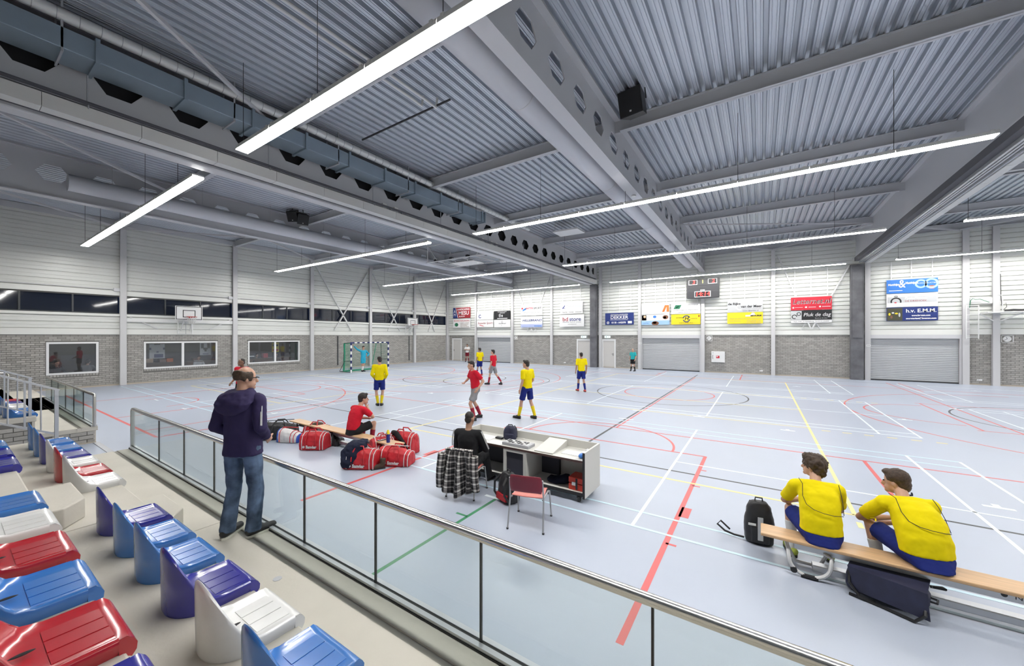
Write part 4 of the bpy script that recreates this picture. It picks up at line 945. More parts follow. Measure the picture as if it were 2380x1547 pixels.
# basketball boards on the left wall ------------------------------------------------------
M_ring = col('hoop_red', (.5, .03, .02), .35)
M_net = col('net_white', (.7, .7, .68), .8)
def hoop(y, label):
    x = -26.62; t = thing('basketball_hoop', label, 'basketball hoop', (XL + .2, y, 2.62), group='wall basketball hoops')
    b = G().box(x - .03, x, y - .6, y + .6, 3.4, 4.16).build('backboard', K['white'], t)
    def fr(y0, y1, z0, z1, w):
        g = G(); g.box(x, x + .004, y0, y1, z0, z0 + w); g.box(x, x + .004, y0, y1, z1 - w, z1); g.box(x, x + .004, y0, y0 + w, z0, z1); g.box(x, x + .004, y1 - w, y1, z0, z1); g.build('board_line', K['black'], b)
    fr(y - .57, y + .57, 3.42, 4.14, .03); fr(y - .28, y + .28, 3.54, 3.94, .035)
    xc = x + .38; g = G(); g.tube([(xc + .225 * math.cos(a * PI / 10), y + .225 * math.sin(a * PI / 10), 3.56) for a in range(21)], .014, 6); g.box(x, x + .16, y - .06, y + .06, 3.5, 3.58); g.build('ring', M_ring, t, smooth=True)
    g = G()
    for k in range(12):
        a, b2 = k * PI / 6, (k + 1) * PI / 6
        for s in (1, -1): g.tube([(xc + .22 * math.cos(a), y + .22 * math.sin(a), 3.55), (xc + .16 * math.cos(a + s * .3), y + .16 * math.sin(a + s * .3), 3.36), (xc + .12 * math.cos(a + s * .5), y + .12 * math.sin(a + s * .5), 3.15)], .006, 4)
    tag(g.build('net', M_net, t), kind='stuff')
    for s in (-1, 1):
        g = G(); g.bar((XL + .17, y + s * .32, 2.62), (XL + .17, y + s * .32, 3.5), .05, .05); g.bar((XL + .17, y + s * .3, 3.46), (x - .02, y + s * .3, 3.62), .04, .04); g.bar((XL + .17, y + s * .2, 2.8), (x - .02, y + s * .2, 3.5), .04, .04); g.build('arm', M_white, t)
    for z in (2.66, 2.9, 3.3): G().cyl((XL + .19, y - .32, z), (XL + .19, y + .32, z), .022, n=8).build('cross_tube', M_white, t)
    G().cyl((XL + .26, y, 2.62), (XL + .26, y, 3.3), .012, n=6).build('crank_rod', M_grey, t)
hoop(7.76, 'white basketball backboard with red ring in front of the second window strip'); hoop(24.0, 'small distant basketball backboard near the far left corner')
for y, l in ((17.1, 'dark vertical pole fixed on the brick behind the goal'), (24.2, 'dark vertical pole on the brick below the distant hoop')):
    tag(G().box(XL + .02, XL + .07, y - .03, y + .03, .25, 2.5).build('wall_pole', M_frame, origin=(XL + .04, y, .25)), l, 'pole')
# ---------------------------------------------------------------- canteen behind the left windows
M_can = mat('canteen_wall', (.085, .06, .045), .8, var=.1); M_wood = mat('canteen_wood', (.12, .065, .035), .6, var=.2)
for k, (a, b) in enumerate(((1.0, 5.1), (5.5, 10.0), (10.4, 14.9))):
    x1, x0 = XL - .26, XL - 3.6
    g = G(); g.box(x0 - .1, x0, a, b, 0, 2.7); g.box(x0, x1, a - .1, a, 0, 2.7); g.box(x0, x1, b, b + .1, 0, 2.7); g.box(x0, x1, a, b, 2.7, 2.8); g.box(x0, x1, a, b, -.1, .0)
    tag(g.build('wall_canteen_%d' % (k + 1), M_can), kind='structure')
M_warm = mat('warm_canteen_lamp', (.9, .6, .3), .5, emit=(1.0, .62, .32), estr=6.0)
def clamp(y, lab, s=.3):
    t = thing('canteen_lamp', lab, 'lamp', (XL - 2.2, y, 2.4)); G().ell((XL - 2.2, y, 2.36), .14 * s / .3, .14 * s / .3, .06).build('bulb', M_warm, t); G().cyl((XL - 2.2, y, 2.4), (XL - 2.2, y, 2.7), .01, n=5).build('cord', M_black, t); G().cyl((XL - 2.2, y, 2.4), (XL - 2.2, y, 2.46), .2 * s / .3, .06, n=14).build('shade', M_black, t)
clamp(1.6, 'dim warm lamp behind the leftmost canteen window'); clamp(9.6, 'dim warm lamp behind the double canteen window'); clamp(11.9, 'dim warm lamp behind the third canteen window')
def pic(y0, y1, z0, z1, x, base, label, deco):
    t = thing('framed_poster', label, 'poster', (x, (y0 + y1) / 2, z0)); G().box(x - .02, x, y0, y1, z0, z1).build('sheet', K[base], t)
    for c, u0, u1, v0, v1 in deco: G().box(x, x + .004, y0 + u0 * (y1 - y0), y0 + u1 * (y1 - y0), z0 + v0 * (z1 - z0), z0 + v1 * (z1 - z0)).build('print', K[c], t)
pic(6.5, 7.15, 1.25, 2.05, XL - .9, 'white', 'framed white sports shirt behind the double canteen window', [('navy', .3, .9, .05, .3), ('navy', .0, .12, .6, .75), ('navy', .88, 1, .6, .75), ('navy', .45, .6, .4, .5), ('black', .3, .7, .95, 1)])
pic(8.7, 9.25, 1.35, 2.1, XL - .7, 'white', 'white banner with dark eagle shape behind the double canteen window', [('black', .1, .35, .55, .95), ('black', .65, .9, .55, .95), ('black', .3, .7, .45, .6), ('black', .4, .6, .3, .45), ('navy', .25, .75, .08, .13)])
pic(12.75, 13.2, 1.4, 2.05, XL - .8, 'yellow', 'yellow poster behind the third canteen window', [('red', .1, .9, .1, .3), ('black', .1, .9, .6, .8)])
pic(10.98, 11.6, 1.0, 1.35, XL - .5, 'black', 'black notice with white lettering behind the third canteen window', [('white', .1, .9, .4, .6)])
for y0, y1, l in ((6.2, 7.5, 'wooden counter with boxes behind the left pane of the double window'), (8.1, 9.2, 'wooden counter behind the right pane of the double window'), (11.2, 13.8, 'dark wooden counter behind the third canteen window')):
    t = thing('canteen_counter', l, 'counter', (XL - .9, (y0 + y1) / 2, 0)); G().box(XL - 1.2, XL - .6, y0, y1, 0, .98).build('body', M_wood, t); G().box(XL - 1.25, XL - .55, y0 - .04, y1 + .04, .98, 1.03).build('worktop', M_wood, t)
for k, (y, h, m) in enumerate(((6.35, .22, 'skin'), (6.9, .16, 'brown'), (7.2, .2, 'orange'), (8.4, .15, 'brown'), (11.5, .18, 'white'), (12.2, .3, 'red'))):
    tag(G().box(XL - 1.05, XL - .75, y, y + .28, 1.03, 1.03 + h).build('carton', K[m], origin=(XL - .9, y, 1.03), bevel=.01), ['small beige box', 'small brown box', 'small orange box', 'low brown tray', 'white box', 'tall red box'][k] + ' on a canteen counter seen through a window', 'box')
# ================================================================ people
TEXW = bpy.data.textures.new('cloth_folds', 'CLOUDS'); TEXW.noise_scale = 0.11; TEXW.noise_depth = 2
TEXC = bpy.data.textures.new('curls', 'CLOUDS'); TEXC.noise_scale = 0.03; TEXC.noise_depth = 1
def V(*a): return Vector(a)
def limb(g, p, q, r0, r1, flat0=False, flat1=False, n=14):
    p, q = Vector(p), Vector(q); d = q - p; L = d.length
    if L < 1e-5: return
    d /= L; path, rad = [], []
    if not flat0:
        for k in range(4): a = PI / 2 * (1 - k / 4); path.append(p - d * r0 * math.sin(a)); rad.append(max(.002, r0 * math.cos(a)))
    path += [p, q]; rad += [r0, r1]
    if not flat1:
        for k in range(1, 5): a = PI / 2 * k / 4; path.append(q + d * r1 * math.sin(a)); rad.append(max(.002, r1 * math.cos(a)))
    g.tube(path, rad, n)
def loft(g, secs, n=20):
    """secs: (centre, half width, half depth, right axis, forward axis)"""
    rs = []
    for c, w, d, rx, fy in secs:
        c, rx, fy = Vector(c), Vector(rx).normalized(), Vector(fy).normalized()
        ring = []
        for k in range(n):
            a = 2 * PI * k / n; ca, sa = math.cos(a), math.sin(a); e = .8
            ring.append(c + rx * w * math.copysign(abs(ca) ** e, ca) + fy * d * math.copysign(abs(sa) ** e, sa))
        rs.append(ring)
    g.rings(rs)
def soft(g, name, m, parent, vox, smooth=4, folds=0.0, tex=None, label=None):
    o = bpy.data.objects.new(name, g.mesh(name, m)); COL.objects.link(o)
    if parent is not None: o.parent = parent
    r = o.modifiers.new('remesh', 'REMESH'); r.mode = 'VOXEL'; r.voxel_size = vox; r.use_smooth_shade = True
    if smooth: s = o.modifiers.new('smooth', 'SMOOTH'); s.factor = .5; s.iterations = smooth
    if folds: d = o.modifiers.new('folds', 'DISPLACE'); d.texture = tex or TEXW; d.strength = folds; d.mid_level = .5; d.texture_coords = 'LOCAL'
    if label: o['label'] = label
    return o
SKIN = mat('skin', (.52, .30, .21), .5, var=.06, vscale=9); SKIN2 = mat('skin_tan', (.36, .20, .13), .5); SKIN3 = mat('skin_dark', (.20, .105, .065), .5)
def cloth(name, c, r=.85): return mat('cloth_' + name, c, r, spec=.25, var=.03, vscale=14, bump=.06, bscale=220)
C_yel = cloth('yellow', (.82, .66, .0)); C_red = cloth('red', (.56, .012, .03)); C_navy = cloth('navy_shorts', (.012, .022, .16)); C_blk = cloth('black', (.014, .014, .016)); C_cyan = cloth('keeper_blue', (.03, .36, .52))
C_teal = cloth('referee_teal', (.03, .42, .44)); C_jean = mat('denim', (.085, .125, .20), .85, spec=.2, var=.6, vscale=7, bump=.08, bscale=200); C_hood = cloth('hoodie_violet_navy', (.034, .026, .078)); C_wht = cloth('white', (.72, .72, .72)); C_mar = cloth('maroon', (.16, .01, .02))
C_ysock = cloth('yellow_socks', (.75, .58, .02)); C_rsock = cloth('red_socks', (.30, .02, .04)); C_dnavy = cloth('deep_navy', (.012, .015, .035)); C_grey = cloth('grey', (.25, .25, .26))
H_dark = mat('hair_dark', (.018, .012, .009), .6, var=.4, vscale=60); H_brown = mat('hair_brown', (.05, .028, .016), .6, var=.4, vscale=60); H_grey = mat('hair_grey', (.30, .29, .27), .6)
SH_blk = mat('shoe_black', (.015, .015, .017), .5); SH_red = mat('shoe_red', (.55, .05, .04), .5); SH_wht = mat('shoe_sole_white', (.7, .69, .62), .6); SH_lime = mat('shoe_lime', (.35, .42, .05), .5)
STAND = dict(pel=(0, 0, .95), wai=(0, .005, 1.12), che=(0, .0, 1.32), nek=(0, -.02, 1.50), hd=(0, .015, 1.665),
    shL=(-.185, -.01, 1.445), elL=(-.235, -.04, 1.15), wrL=(-.245, .05, .90), hpL=(-.095, 0, .93), knL=(-.11, .03, .50), anL=(-.12, -.02, .085), toL=(-.145, .16, .035))
for k in list(STAND):
    if k.endswith('L'): STAND[k[:-1] + 'R'] = (-STAND[k][0], *STAND[k][1:])
def sit(seat, lean=.25, spread=.15, turn=0.0):
    z = seat + .10; c, s = math.cos(lean), math.sin(lean)
    y, zz, P = 0.0, z, []
    for h, k in ((.17, .35), (.21, .85), (.18, 1.35)):          # the back curls progressively
        y += math.sin(lean * k) * h; zz += math.cos(lean * k) * h; P.append((0, y, zz))
    n_ = P[2]; la = lean * 1.1
    d = dict(pel=(0, 0, z), wai=P[0], che=P[1], nek=n_, hd=(0, n_[1] + .05 + math.sin(la) * .10, n_[2] + .06 + math.cos(la) * .10)); sy, sz = (P[1][1] * .35 + n_[1] * .65), (P[1][2] * .35 + n_[2] * .65)
    for sx, S in ((-1, 'L'), (1, 'R')):
        d['sh' + S] = (sx * .19, sy, sz - .01); d['hp' + S] = (sx * .095, .02, z - .01); d['kn' + S] = (sx * spread, .40, max(.48, z - .02)); d['an' + S] = (sx * spread, .36, .085); d['to' + S] = (sx * (spread + .03), .54, .035)
        d['el' + S] = (sx * .25, sy + .14, sz - .24); d['wr' + S] = (sx * .10, sy + .32, z + .16)
    return d
def hand(g, wr, el, fwd, s, curl=.5, side=1):
    """palm with five separate bent fingers of different lengths"""
    d = (Vector(wr) - Vector(el)).normalized(); f = Vector(fwd); f = (f - d * f.dot(d)).normalized(); n = d.cross(f).normalized() * side
    w = Vector(wr); 
    limb(g, w, w + d * .05 * s, .026 * s, .032 * s, n=10)
    for u in (-.026, -.009, .009, .026): limb(g, w + d * .03 * s + f * u * s, w + d * .088 * s + f * u * s, .0135 * s, .012 * s, n=8)
    for u, L in ((.03, .072), (.010, .08), (-.010, .075), (-.029, .058)):
        a = w + d * .09 * s + f * u * s; b = a + (d * (1 - curl * .4) - n * curl * .6).normalized() * L * .5 * s; c = b + (d * (1 - curl) - n * curl).normalized() * L * .5 * s
        limb(g, a, b, .0098 * s, .009 * s, n=8); limb(g, b, c, .009 * s, .0075 * s, n=8)
    a = w + d * .03 * s + f * .03 * s; b = a + (f * .6 + d * .6 - n * .2).normalized() * .045 * s; c = b + (d * .8 + f * .1 - n * .4).normalized() * .032 * s
    limb(g, a, b, .0125 * s, .0105 * s, n=8); limb(g, b, c, .0105 * s, .009 * s, n=8)
def person(label, loc, rz=0.0, h=1.8, pose=None, base=None, shirt=None, sleeve='short', legs=None, leglen='short', socks=None, shoes=SH_blk, hair=H_dark, hairstyle='short', look=(0, 0), vox=.018, skin=SKIN, curl=.45, fat=1.0, extras=None, name='person', group=None):
    s = h / 1.8; J = dict(base or STAND)
    if pose: J.update(pose)
    for k in J: J[k] = Vector(J[k]) * s
    bodyv = min(vox, .012) if vox < .012 else vox
    rx = (J['shR'] - J['shL']).normalized(); hx = (J['hpR'] - J['hpL']).normalized()
    sp = (J['nek'] - J['pel']).normalized(); fy = sp.cross(rx) * -1; fy = rx.cross(sp) * -1
    if fy.y < 0: fy = -fy
    hy = Vector((-hx.y, hx.x, 0)).normalized()
    # head frame
    yaw, pit = math.radians(look[0]), math.radians(look[1])
    HR = Matrix.Rotation(yaw, 3, 'Z') @ Matrix.Rotation(pit, 3, 'X')
    hc = J['hd']
    def hp(x, y, z): return hc + HR @ (Vector((x, y, z)) * s)
    g = G()
    lf = fat
    loft(g, [(J['pel'] - sp * .07 * s, .12 * s, .085 * s, hx, hy), (J['pel'], .15 * s * lf, .10 * s, hx, hy), (J['wai'], .13 * s * lf, .092 * s * lf, (hx + rx), fy), (J['che'], .16 * s, .105 * s, rx, fy), (J['che'].lerp(J['nek'], .6), .15 * s, .085 * s, rx, fy), (J['nek'], .06 * s, .06 * s, rx, fy)])
    limb(g, J['nek'] - sp * .03 * s, hp(0, -.02, -.03), .056 * s, .052 * s)
    g.ell(hp(0, -.005, .025), .075 * s, .095 * s, .098 * s, 16, 10, HR); g.ell(hp(0, .02, -.05), .058 * s, .07 * s, .072 * s, 14, 8, HR)
    limb(g, hp(0, .095, .0), hp(0, .108, -.028), .011 * s, .016 * s, n=8); limb(g, hp(-.018, .088, -.06), hp(.018, .088, -.06), .010 * s, .010 * s, n=8); limb(g, hp(0, .075, -.1), hp(0, .08, -.095), .02 * s, .02 * s, n=8)
    for x in (-1, 1): g.ell(hp(x * .078, -.005, -.01), .011 * s, .02 * s, .032 * s, 8, 6, HR)
    for S, sg in (('L', -1), ('R', 1)):
        sh, el, wr = J['sh' + S], J['el' + S], J['wr' + S]
        limb(g, J['che'].lerp(J['nek'], .55), sh, .07 * s, .055 * s); limb(g, sh, el, .05 * s, .038 * s); limb(g, el, el.lerp(wr, .35), .039 * s, .040 * s); limb(g, el.lerp(wr, .35), wr, .040 * s, .025 * s)
        hand(g, wr, el, fy if abs((wr - el).normalized().dot(fy)) < .8 else -rx * sg, s, curl, sg)
        hpj, kn, an, to = J['hp' + S], J['kn' + S], J['an' + S], J['to' + S]
        limb(g, hpj, kn, .078 * s, .05 * s); limb(g, kn, kn.lerp(an, .35) - hy * .012 * s, .05 * s, .055 * s); limb(g, kn.lerp(an, .35) - hy * .012 * s, an, .055 * s, .034 * s)
        limb(g, an - Vector((0, 0, .03 * s)), to, .032 * s, .026 * s)
    me = g.mesh('person', skin); body = bpy.data.objects.new(name, me); COL.objects.link(body)
    r = body.modifiers.new('remesh', 'REMESH'); r.mode = 'VOXEL'; r.voxel_size = min(vox, .009) if vox <= .012 else vox * .75; r.use_smooth_shade = True
    sm = body.modifiers.new('smooth', 'SMOOTH'); sm.factor = .5; sm.iterations = 2
    body.location = loc; body.rotation_euler = (0, 0, rz); tag(body, label, 'person', group)
    # eyes
    for x in (-1, 1):
        e = G(); e.ell(hp(x * .03, .086, .012), .011 * s, .009 * s, .008 * s, 8, 5, HR); e.build('eye', M_black, body, world=False, smooth=True)
    # shirt
    if shirt:
        g = G(); t = .016 * s
        bot = J['pel'] - sp * (.02 if sleeve != 'jacket' else .09) * s
        if base is not None and 'seat' in (extras or {}): bot = J['pel'] + sp * .02 * s
        loft(g, [(bot, (.172 if sleeve != 'jacket' else .19) * s * lf, .128 * s, hx, hy), (J['pel'].lerp(J['wai'], .6), .165 * s * lf, .125 * s * lf, hx + rx, fy), (J['wai'].lerp(J['che'], .4), .165 * s * lf, .122 * s * lf, hx + rx, fy), (J['che'], .188 * s, .128 * s, rx, fy), (J['che'].lerp(J['nek'], .55), .18 * s, .108 * s, rx, fy), (J['che'].lerp(J['nek'], .95), .085 * s, .075 * s, rx, fy)])
        for S in 'LR':
            sh, el, wr = J['sh' + S], J['el' + S], J['wr' + S]
            limb(g, J['che'].lerp(J['nek'], .55), sh, .09 * s, .074 * s)
            if sleeve == 'short': limb(g, sh, sh.lerp(el, .78), .074 * s, .066 * s, False, True)
            else: limb(g, sh, el, .075 * s, .060 * s); limb(g, el, el.lerp(wr, .93), .060 * s, .045 * s, False, True)
        o = soft(g, 'jacket' if sleeve == 'jacket' else 'shirt', shirt, body, vox, 4, .02 * s)
    # legs
    if legs:
        g = G()
        loft(g, [(J['pel'] - sp * .10 * s, .15 * s, .115 * s, hx, hy), (J['pel'], .166 * s * lf, .122 * s, hx, hy), (J['pel'] + sp * .08 * s, .158 * s * lf, .116 * s, hx, fy)])
        for S in 'LR':
            hpj, kn, an = J['hp' + S], J['kn' + S], J['an' + S]
            if leglen == 'short': limb(g, hpj, hpj.lerp(kn, .82), .10 * s, .092 * s, False, True)
            else: limb(g, hpj, kn, .098 * s, .072 * s); limb(g, kn, an - Vector((0, 0, .03 * s)), .072 * s, .074 * s, False, True)
        soft(g, 'shorts' if leglen == 'short' else 'trousers', legs, body, vox, 3, .02 * s)
    for S in 'LR':
        kn, an, to = J['kn' + S], J['an' + S], J['to' + S]
        if socks:
            g = G(); limb(g, kn.lerp(an, .3) - hy * .012 * s, an, .060 * s, .044 * s, True, True); soft(g, 'sock', socks, body, vox * .8, 2)
        g = G(); d = (to - an); d.z = 0; d.normalize(); a0 = Vector((an.x, an.y, to.z + .012 * s)) - d * .035 * s
        limb(g, a0 + Vector((0, 0, .012 * s)), to + d * .02 * s, .046 * s, .038 * s); limb(g, an + Vector((0, 0, -.005)), a0.lerp(to, .5) + Vector((0, 0, .03 * s)), .044 * s, .036 * s, True)
        so = soft(g, 'shoe', shoes, body, min(vox, .012), 2)
        g = G(); z0 = to.z - .035 * s; c = (a0 + to) / 2
        lr = Vector((-d.y, d.x, 0)); pts = []
        L2 = ((to + d * .055 * s) - (a0 - d * .04 * s)).length / 2; cc = ((to + d * .055 * s) + (a0 - d * .04 * s)) / 2
        for k in range(16):
            a = 2 * PI * k / 16; q = cc + d * L2 * math.copysign(abs(math.cos(a)) ** .7, math.cos(a)) + lr * .046 * s * math.copysign(abs(math.sin(a)) ** .7, math.sin(a)); pts.append((q.x, q.y))
        g.prism(pts, max(z0, 0), max(z0, 0) + .022 * s, 'z'); g.build('sole', SH_wht if shoes in (SH_blk,) and (extras or {}).get('whitesole') else SH_blk, so, world=False)
    # hair
    g = G()
    if hairstyle == 'ring':
        for a in range(-120, 121, 20): 
            q = math.radians(a - 90); g.ell(hp(.068 * math.cos(q), -.012 + .085 * math.sin(q), .005 + (.03 if abs(a) < 80 else .02)), .026 * s, .026 * s, .055 * s, 8, 6, HR)
        soft(g, 'hair', hair, body, min(vox, .009), 2, .012 * s, TEXC)
    elif hairstyle:
        k = {'short': 0, 'curly': .02, 'crop': -.008, 'full': .008}[hairstyle]
        g.ell(hp(0, -.022, .052), (.083 + k) * s, (.098 + k) * s, (.088 + k) * s, 16, 10, HR); g.ell(hp(0, -.06, -.005), (.072 + k) * s, (.055 + k) * s, (.085 + k * 1.6) * s, 12, 8, HR)
        if hairstyle in ('full', 'short'): g.ell(hp(.0, .055, .105), (.062) * s, .045 * s, .032 * s, 10, 6, HR)
        if hairstyle == 'curly': g.ell(hp(0, .045, .10), .085 * s, .06 * s, .05 * s, 10, 6, HR); g.ell(hp(0, -.02, .03), .103 * s, .085 * s, .075 * s, 12, 8, HR)
        soft(g, 'hair', hair, body, min(vox, .012), 1, (.045 if hairstyle == 'curly' else .012) * s, TEXC)
    return body, J, hp, HR
def dirz(v): return math.atan2(-v[0], v[1])
# spectator standing at the glass ---------------------------------------------------------
b, J, hp, HR = person('standing man in violet-navy hooded jacket and blue jeans watching from the stand', (-4.62, 1.80, Z0), math.radians(28), 1.80,
    dict(elL=(-.25, -.08, 1.17), wrL=(-.165, .13, 1.02), elR=(.25, -.06, 1.17), wrR=(.165, .15, 1.01), knL=(-.115, .02, .50), anL=(-.13, -.06, .085), toL=(-.15, .12, .035), anR=(.12, .0, .085), toR=(.19, .17, .035), knR=(.12, .04, .5), hd=(.01, .03, 1.665)),
    shirt=C_hood, sleeve='jacket', legs=C_jean, leglen='long', shoes=SH_blk, hair=H_brown, hairstyle='ring', look=(-38, -4), vox=.011, fat=1.05, extras={'whitesole': 1})
g = G(); s = 1.0
loft(g, [(V(0, -.155, 1.31), .06, .03, (1, 0, 0), (0, 1, .2)), (V(0, -.15, 1.36), .16, .055, (1, 0, 0), (0, 1, .2)), (V(0, -.12, 1.43), .205, .095, (1, 0, 0), (0, 1, .2)), (V(0, -.07, 1.50), .18, .115, (1, 0, 0), (0, 1, .2)), (V(0, -.03, 1.555), .12, .10, (1, 0, 0), (0, 1, .2))])
limb(g, V(-.14, -.02, 1.47), V(-.07, .10, 1.45), .045, .03); limb(g, V(.14, -.02, 1.47), V(.07, .10, 1.45), .045, .03)
soft(g, 'hood', C_hood, b, .011, 3, .03)
for k in range(2): G().tube([(.225 + .012 * k, -.02, 1.45), (.262 + .012 * k, -.07, 1.34), (.30 + .012 * k, -.12, 1.2)], .004, 6).build('sleeve_stripe', C_wht, b, world=False)
g = G(); g.tube([hp(-.082, .0, .015), hp(-.05, .11, .015), hp(.05, .11, .015), hp(.082, .0, .015)], .004, 6); g.build('glasses', M_black, b, world=False)
for S in 'LR':
    an, to = J['an' + S], J['to' + S]; d = (to - an); d.z = 0; d.normalize(); lr = Vector((-d.y, d.x, 0))
    for k in range(4): c = an + d * (.06 + k * .026) + V(0, 0, .012 - k * .012); G().cyl(c - lr * .022, c + lr * .022, .004, n=5).build('lace', SH_wht, b, world=False)
# seated man at the scorer's table -----------------------------------------------------------
P0 = sit(.40, .04, .14)
P0.update(elL=(-.27, .10, .72), wrL=(-.14, .34, .72), elR=(.29, .10, .72), wrR=(.12, .34, .72), knL=(-.12, .45, .52), anL=(-.12, .55, .085), toL=(-.13, .72, .035), knR=(.13, .45, .52), anR=(.13, .60, .085), toR=(.15, .77, .035))
DESKMAN = (-3.94, 4.71)
b, J, hp, HR = person('man in black striped tracksuit seated at the scorer table seen from behind', (*DESKMAN, 0), math.radians(14), 1.70, P0, P0, shirt=C_blk, sleeve='long', legs=C_blk, leglen='long', shoes=SH_blk, hair=H_dark, hairstyle='crop', look=(-6, -10), vox=.012, skin=SKIN2, extras={'seat': 1})
for S, sg in (('L', -1), ('R', 1)):
    for k in range(3):
        sh, el = J['sh' + S], J['el' + S]; o = Vector((sg * .06, -.045 + k * .017, .035)); G().tube([sh + o + V(0, 0, .02), sh.lerp(el, .3) + o + V(sg * .012, -.01, 0), sh.lerp(el, .7) + o + V(sg * .008, -.01, -.012), el + o + V(0, 0, -.02)], .0035, 5).build('sleeve_stripe', C_wht, b, world=False)
# players on the right bench -------------------------------------------------------------------
P1 = sit(.36, .58, .16); P1.update(elL=(-.27, .42, .62), wrL=(-.06, .54, .62), elR=(.26, .42, .60), wrR=(.06, .56, .60), knL=(-.22, .42, .53), anL=(-.20, .34, .085), toL=(-.23, .52, .035), knR=(.18, .44, .53), anR=(.16, .40, .085), toR=(.18, .58, .035))
b, J, hp, HR = person('curly-haired player in yellow shirt seated on the right bench', (.53, 5.08, 0), math.radians(6), 1.72, P1, P1, shirt=C_yel, legs=C_navy, socks=C_wht, shoes=SH_lime, hair=H_brown, hairstyle='curly', look=(58, 2), vox=.011, fat=1.12, extras={'seat': 1})
def seam(b, J, pts): G().tube(pts, .003, 5).build('seam', C_dnavy, b, world=False)
def backpt(J, u, v, off=.145):
    sp = (J['nek'] - J['pel']).normalized(); rx = (J['shR'] - J['shL']).normalized(); fy = Vector((0, 1, 0)) - sp * sp.y; fy.normalize()
    ww = .17 + .02 * v; dd = math.sqrt(max(0, 1 - (u / ww) ** 2)) if abs(u) < ww else 0
    K4 = [J['pel'], J['wai'], J['che'], J['nek']]; f = v * 3; i = min(2, int(f)); c = K4[i].lerp(K4[i + 1], f - i); tg = (K4[i + 1] - K4[i]).normalized(); fy = Vector((0, 1, 0)) - tg * tg.y; fy.normalize()
    return c + rx * u * 1.1 - fy * (.142 * dd + .012)
def back_seams(b, J):
    seam(b, J, [backpt(J, u, v) for u, v in ((-.15, .93), (-.13, .8), (-.14, .62), (-.12, .48), (-.07, .40), (0, .36), (.08, .35), (.16, .38))])
    seam(b, J, [backpt(J, u, v) for u, v in ((.16, .9), (.165, .75), (.17, .6), (.165, .4))])
back_seams(b, J)
P2 = sit(.36, .78, .17); P2.update(elL=(-.30, .48, .58), wrL=(-.02, .50, .60), elR=(.26, .44, .58), wrR=(.02, .56, .52), knL=(-.24, .42, .54), anL=(-.20, .30, .085), toL=(-.23, .47, .035), knR=(.16, .44, .54), anR=(.15, .34, .085), toR=(.18, .52, .035))
b, J, hp, HR = person('short-haired player in bright yellow shirt hunched on the right bench', (1.30, 5.08, 0), math.radians(16), 1.75, P2, P2, shirt=C_yel, legs=C_navy, socks=C_wht, shoes=SH_blk, hair=H_brown, hairstyle='full', look=(50, -6), vox=.011, fat=1.2, extras={'seat': 1})
back_seams(b, J)
G().tube([hp(.06, -.10, -.105), hp(0, -.115, -.11), hp(-.06, -.09, -.105)], .008, 6).build('collar_band', C_dnavy, b, world=False)
text('7', .12, C_yel, b, (0, 0, 0), Matrix.Identity(4), name='number').location = (J['knL'] - V(.02, .13, -.098))
# red substitute on the left bench ---------------------------------------------------------------
P3 = sit(.35, .4, .16); P3.update(elR=(.26, .34, .72), wrR=(.06, .34, .92), elL=(-.2, .3, .66), wrL=(-.05, .42, .64), knR=(.20, .42, .56), anR=(.18, .36, .085), toR=(.2, .54, .035))
person('player in red shirt and black shorts seated on the left bench', (-7.5, 5.04, 0), math.radians(0), 1.74, P3, P3, shirt=C_red, legs=C_blk, socks=C_rsock, shoes=SH_blk, hair=H_dark, hairstyle='full', look=(-30, 0), vox=.014, extras={'seat': 1})
# players on the court ----------------------------------------------------------------------------
person('player in red shirt and black shorts standing behind the spectator', (-14.45, 5.6, 0), math.radians(-150), 1.76, dict(wrL=(-.2, .2, 1.0), wrR=(.2, .2, 1.0)), shirt=C_red, legs=C_blk, socks=C_blk, hairstyle='crop', skin=SKIN3, look=(-25, 0), vox=.018)
x, y, _ = on_level(882, 942); person('player in yellow shirt and blue shorts standing with his back turned', (x, y, 0), math.radians(52), 1.77, dict(elL=(-.26, -.06, 1.16), wrL=(-.2, .16, 1.02), elR=(.25, -.08, 1.15), wrR=(.2, .12, .98), anL=(-.05, .0, .085), toL=(-.1, .17, .035), anR=(.06, -.02, .085), toR=(.1, .15, .035)), shirt=C_yel, sleeve='long', legs=C_navy, socks=C_ysock, look=(20, -6), vox=.016)
RUN1 = dict(knL=(-.14, .22, .52), anL=(-.17, .10, .12), toL=(-.2, .28, .05), knR=(.16, -.02, .50), anR=(.22, -.24, .10), toR=(.24, -.08, .035), elR=(.3, .12, 1.2), wrR=(.12, .3, 1.12), elL=(-.32, -.12, 1.18), wrL=(-.36, .06, .98), nek=(0, .08, 1.48), hd=(0, .14, 1.63), che=(0, .05, 1.3), shL=(-.185, .06, 1.43), shR=(.185, .06, 1.43))
x, y, _ = on_level(1105, 975); person('running player in red shirt and dark shorts in mid court', (x, y, 0), math.radians(150), 1.80, RUN1, shirt=C_red, legs=C_grey, socks=C_rsock, look=(0, -5), vox=.016)
x, y, _ = on_level(1225, 972); person('moving player in yellow shirt and yellow socks beyond the scorer table', (x, y, 0), math.radians(75), 1.78, dict(knL=(-.15, .1, .5), anL=(-.2, .16, .085), toL=(-.22, .34, .035), knR=(.14, -.02, .5), anR=(.16, -.18, .09), toR=(.18, -.02, .035), elR=(.26, .0, 1.16), wrR=(.16, .16, .98), hd=(0, .05, 1.66)), shirt=C_yel, legs=C_navy, socks=C_ysock, shoes=SH_blk, look=(15, 0), vox=.016)
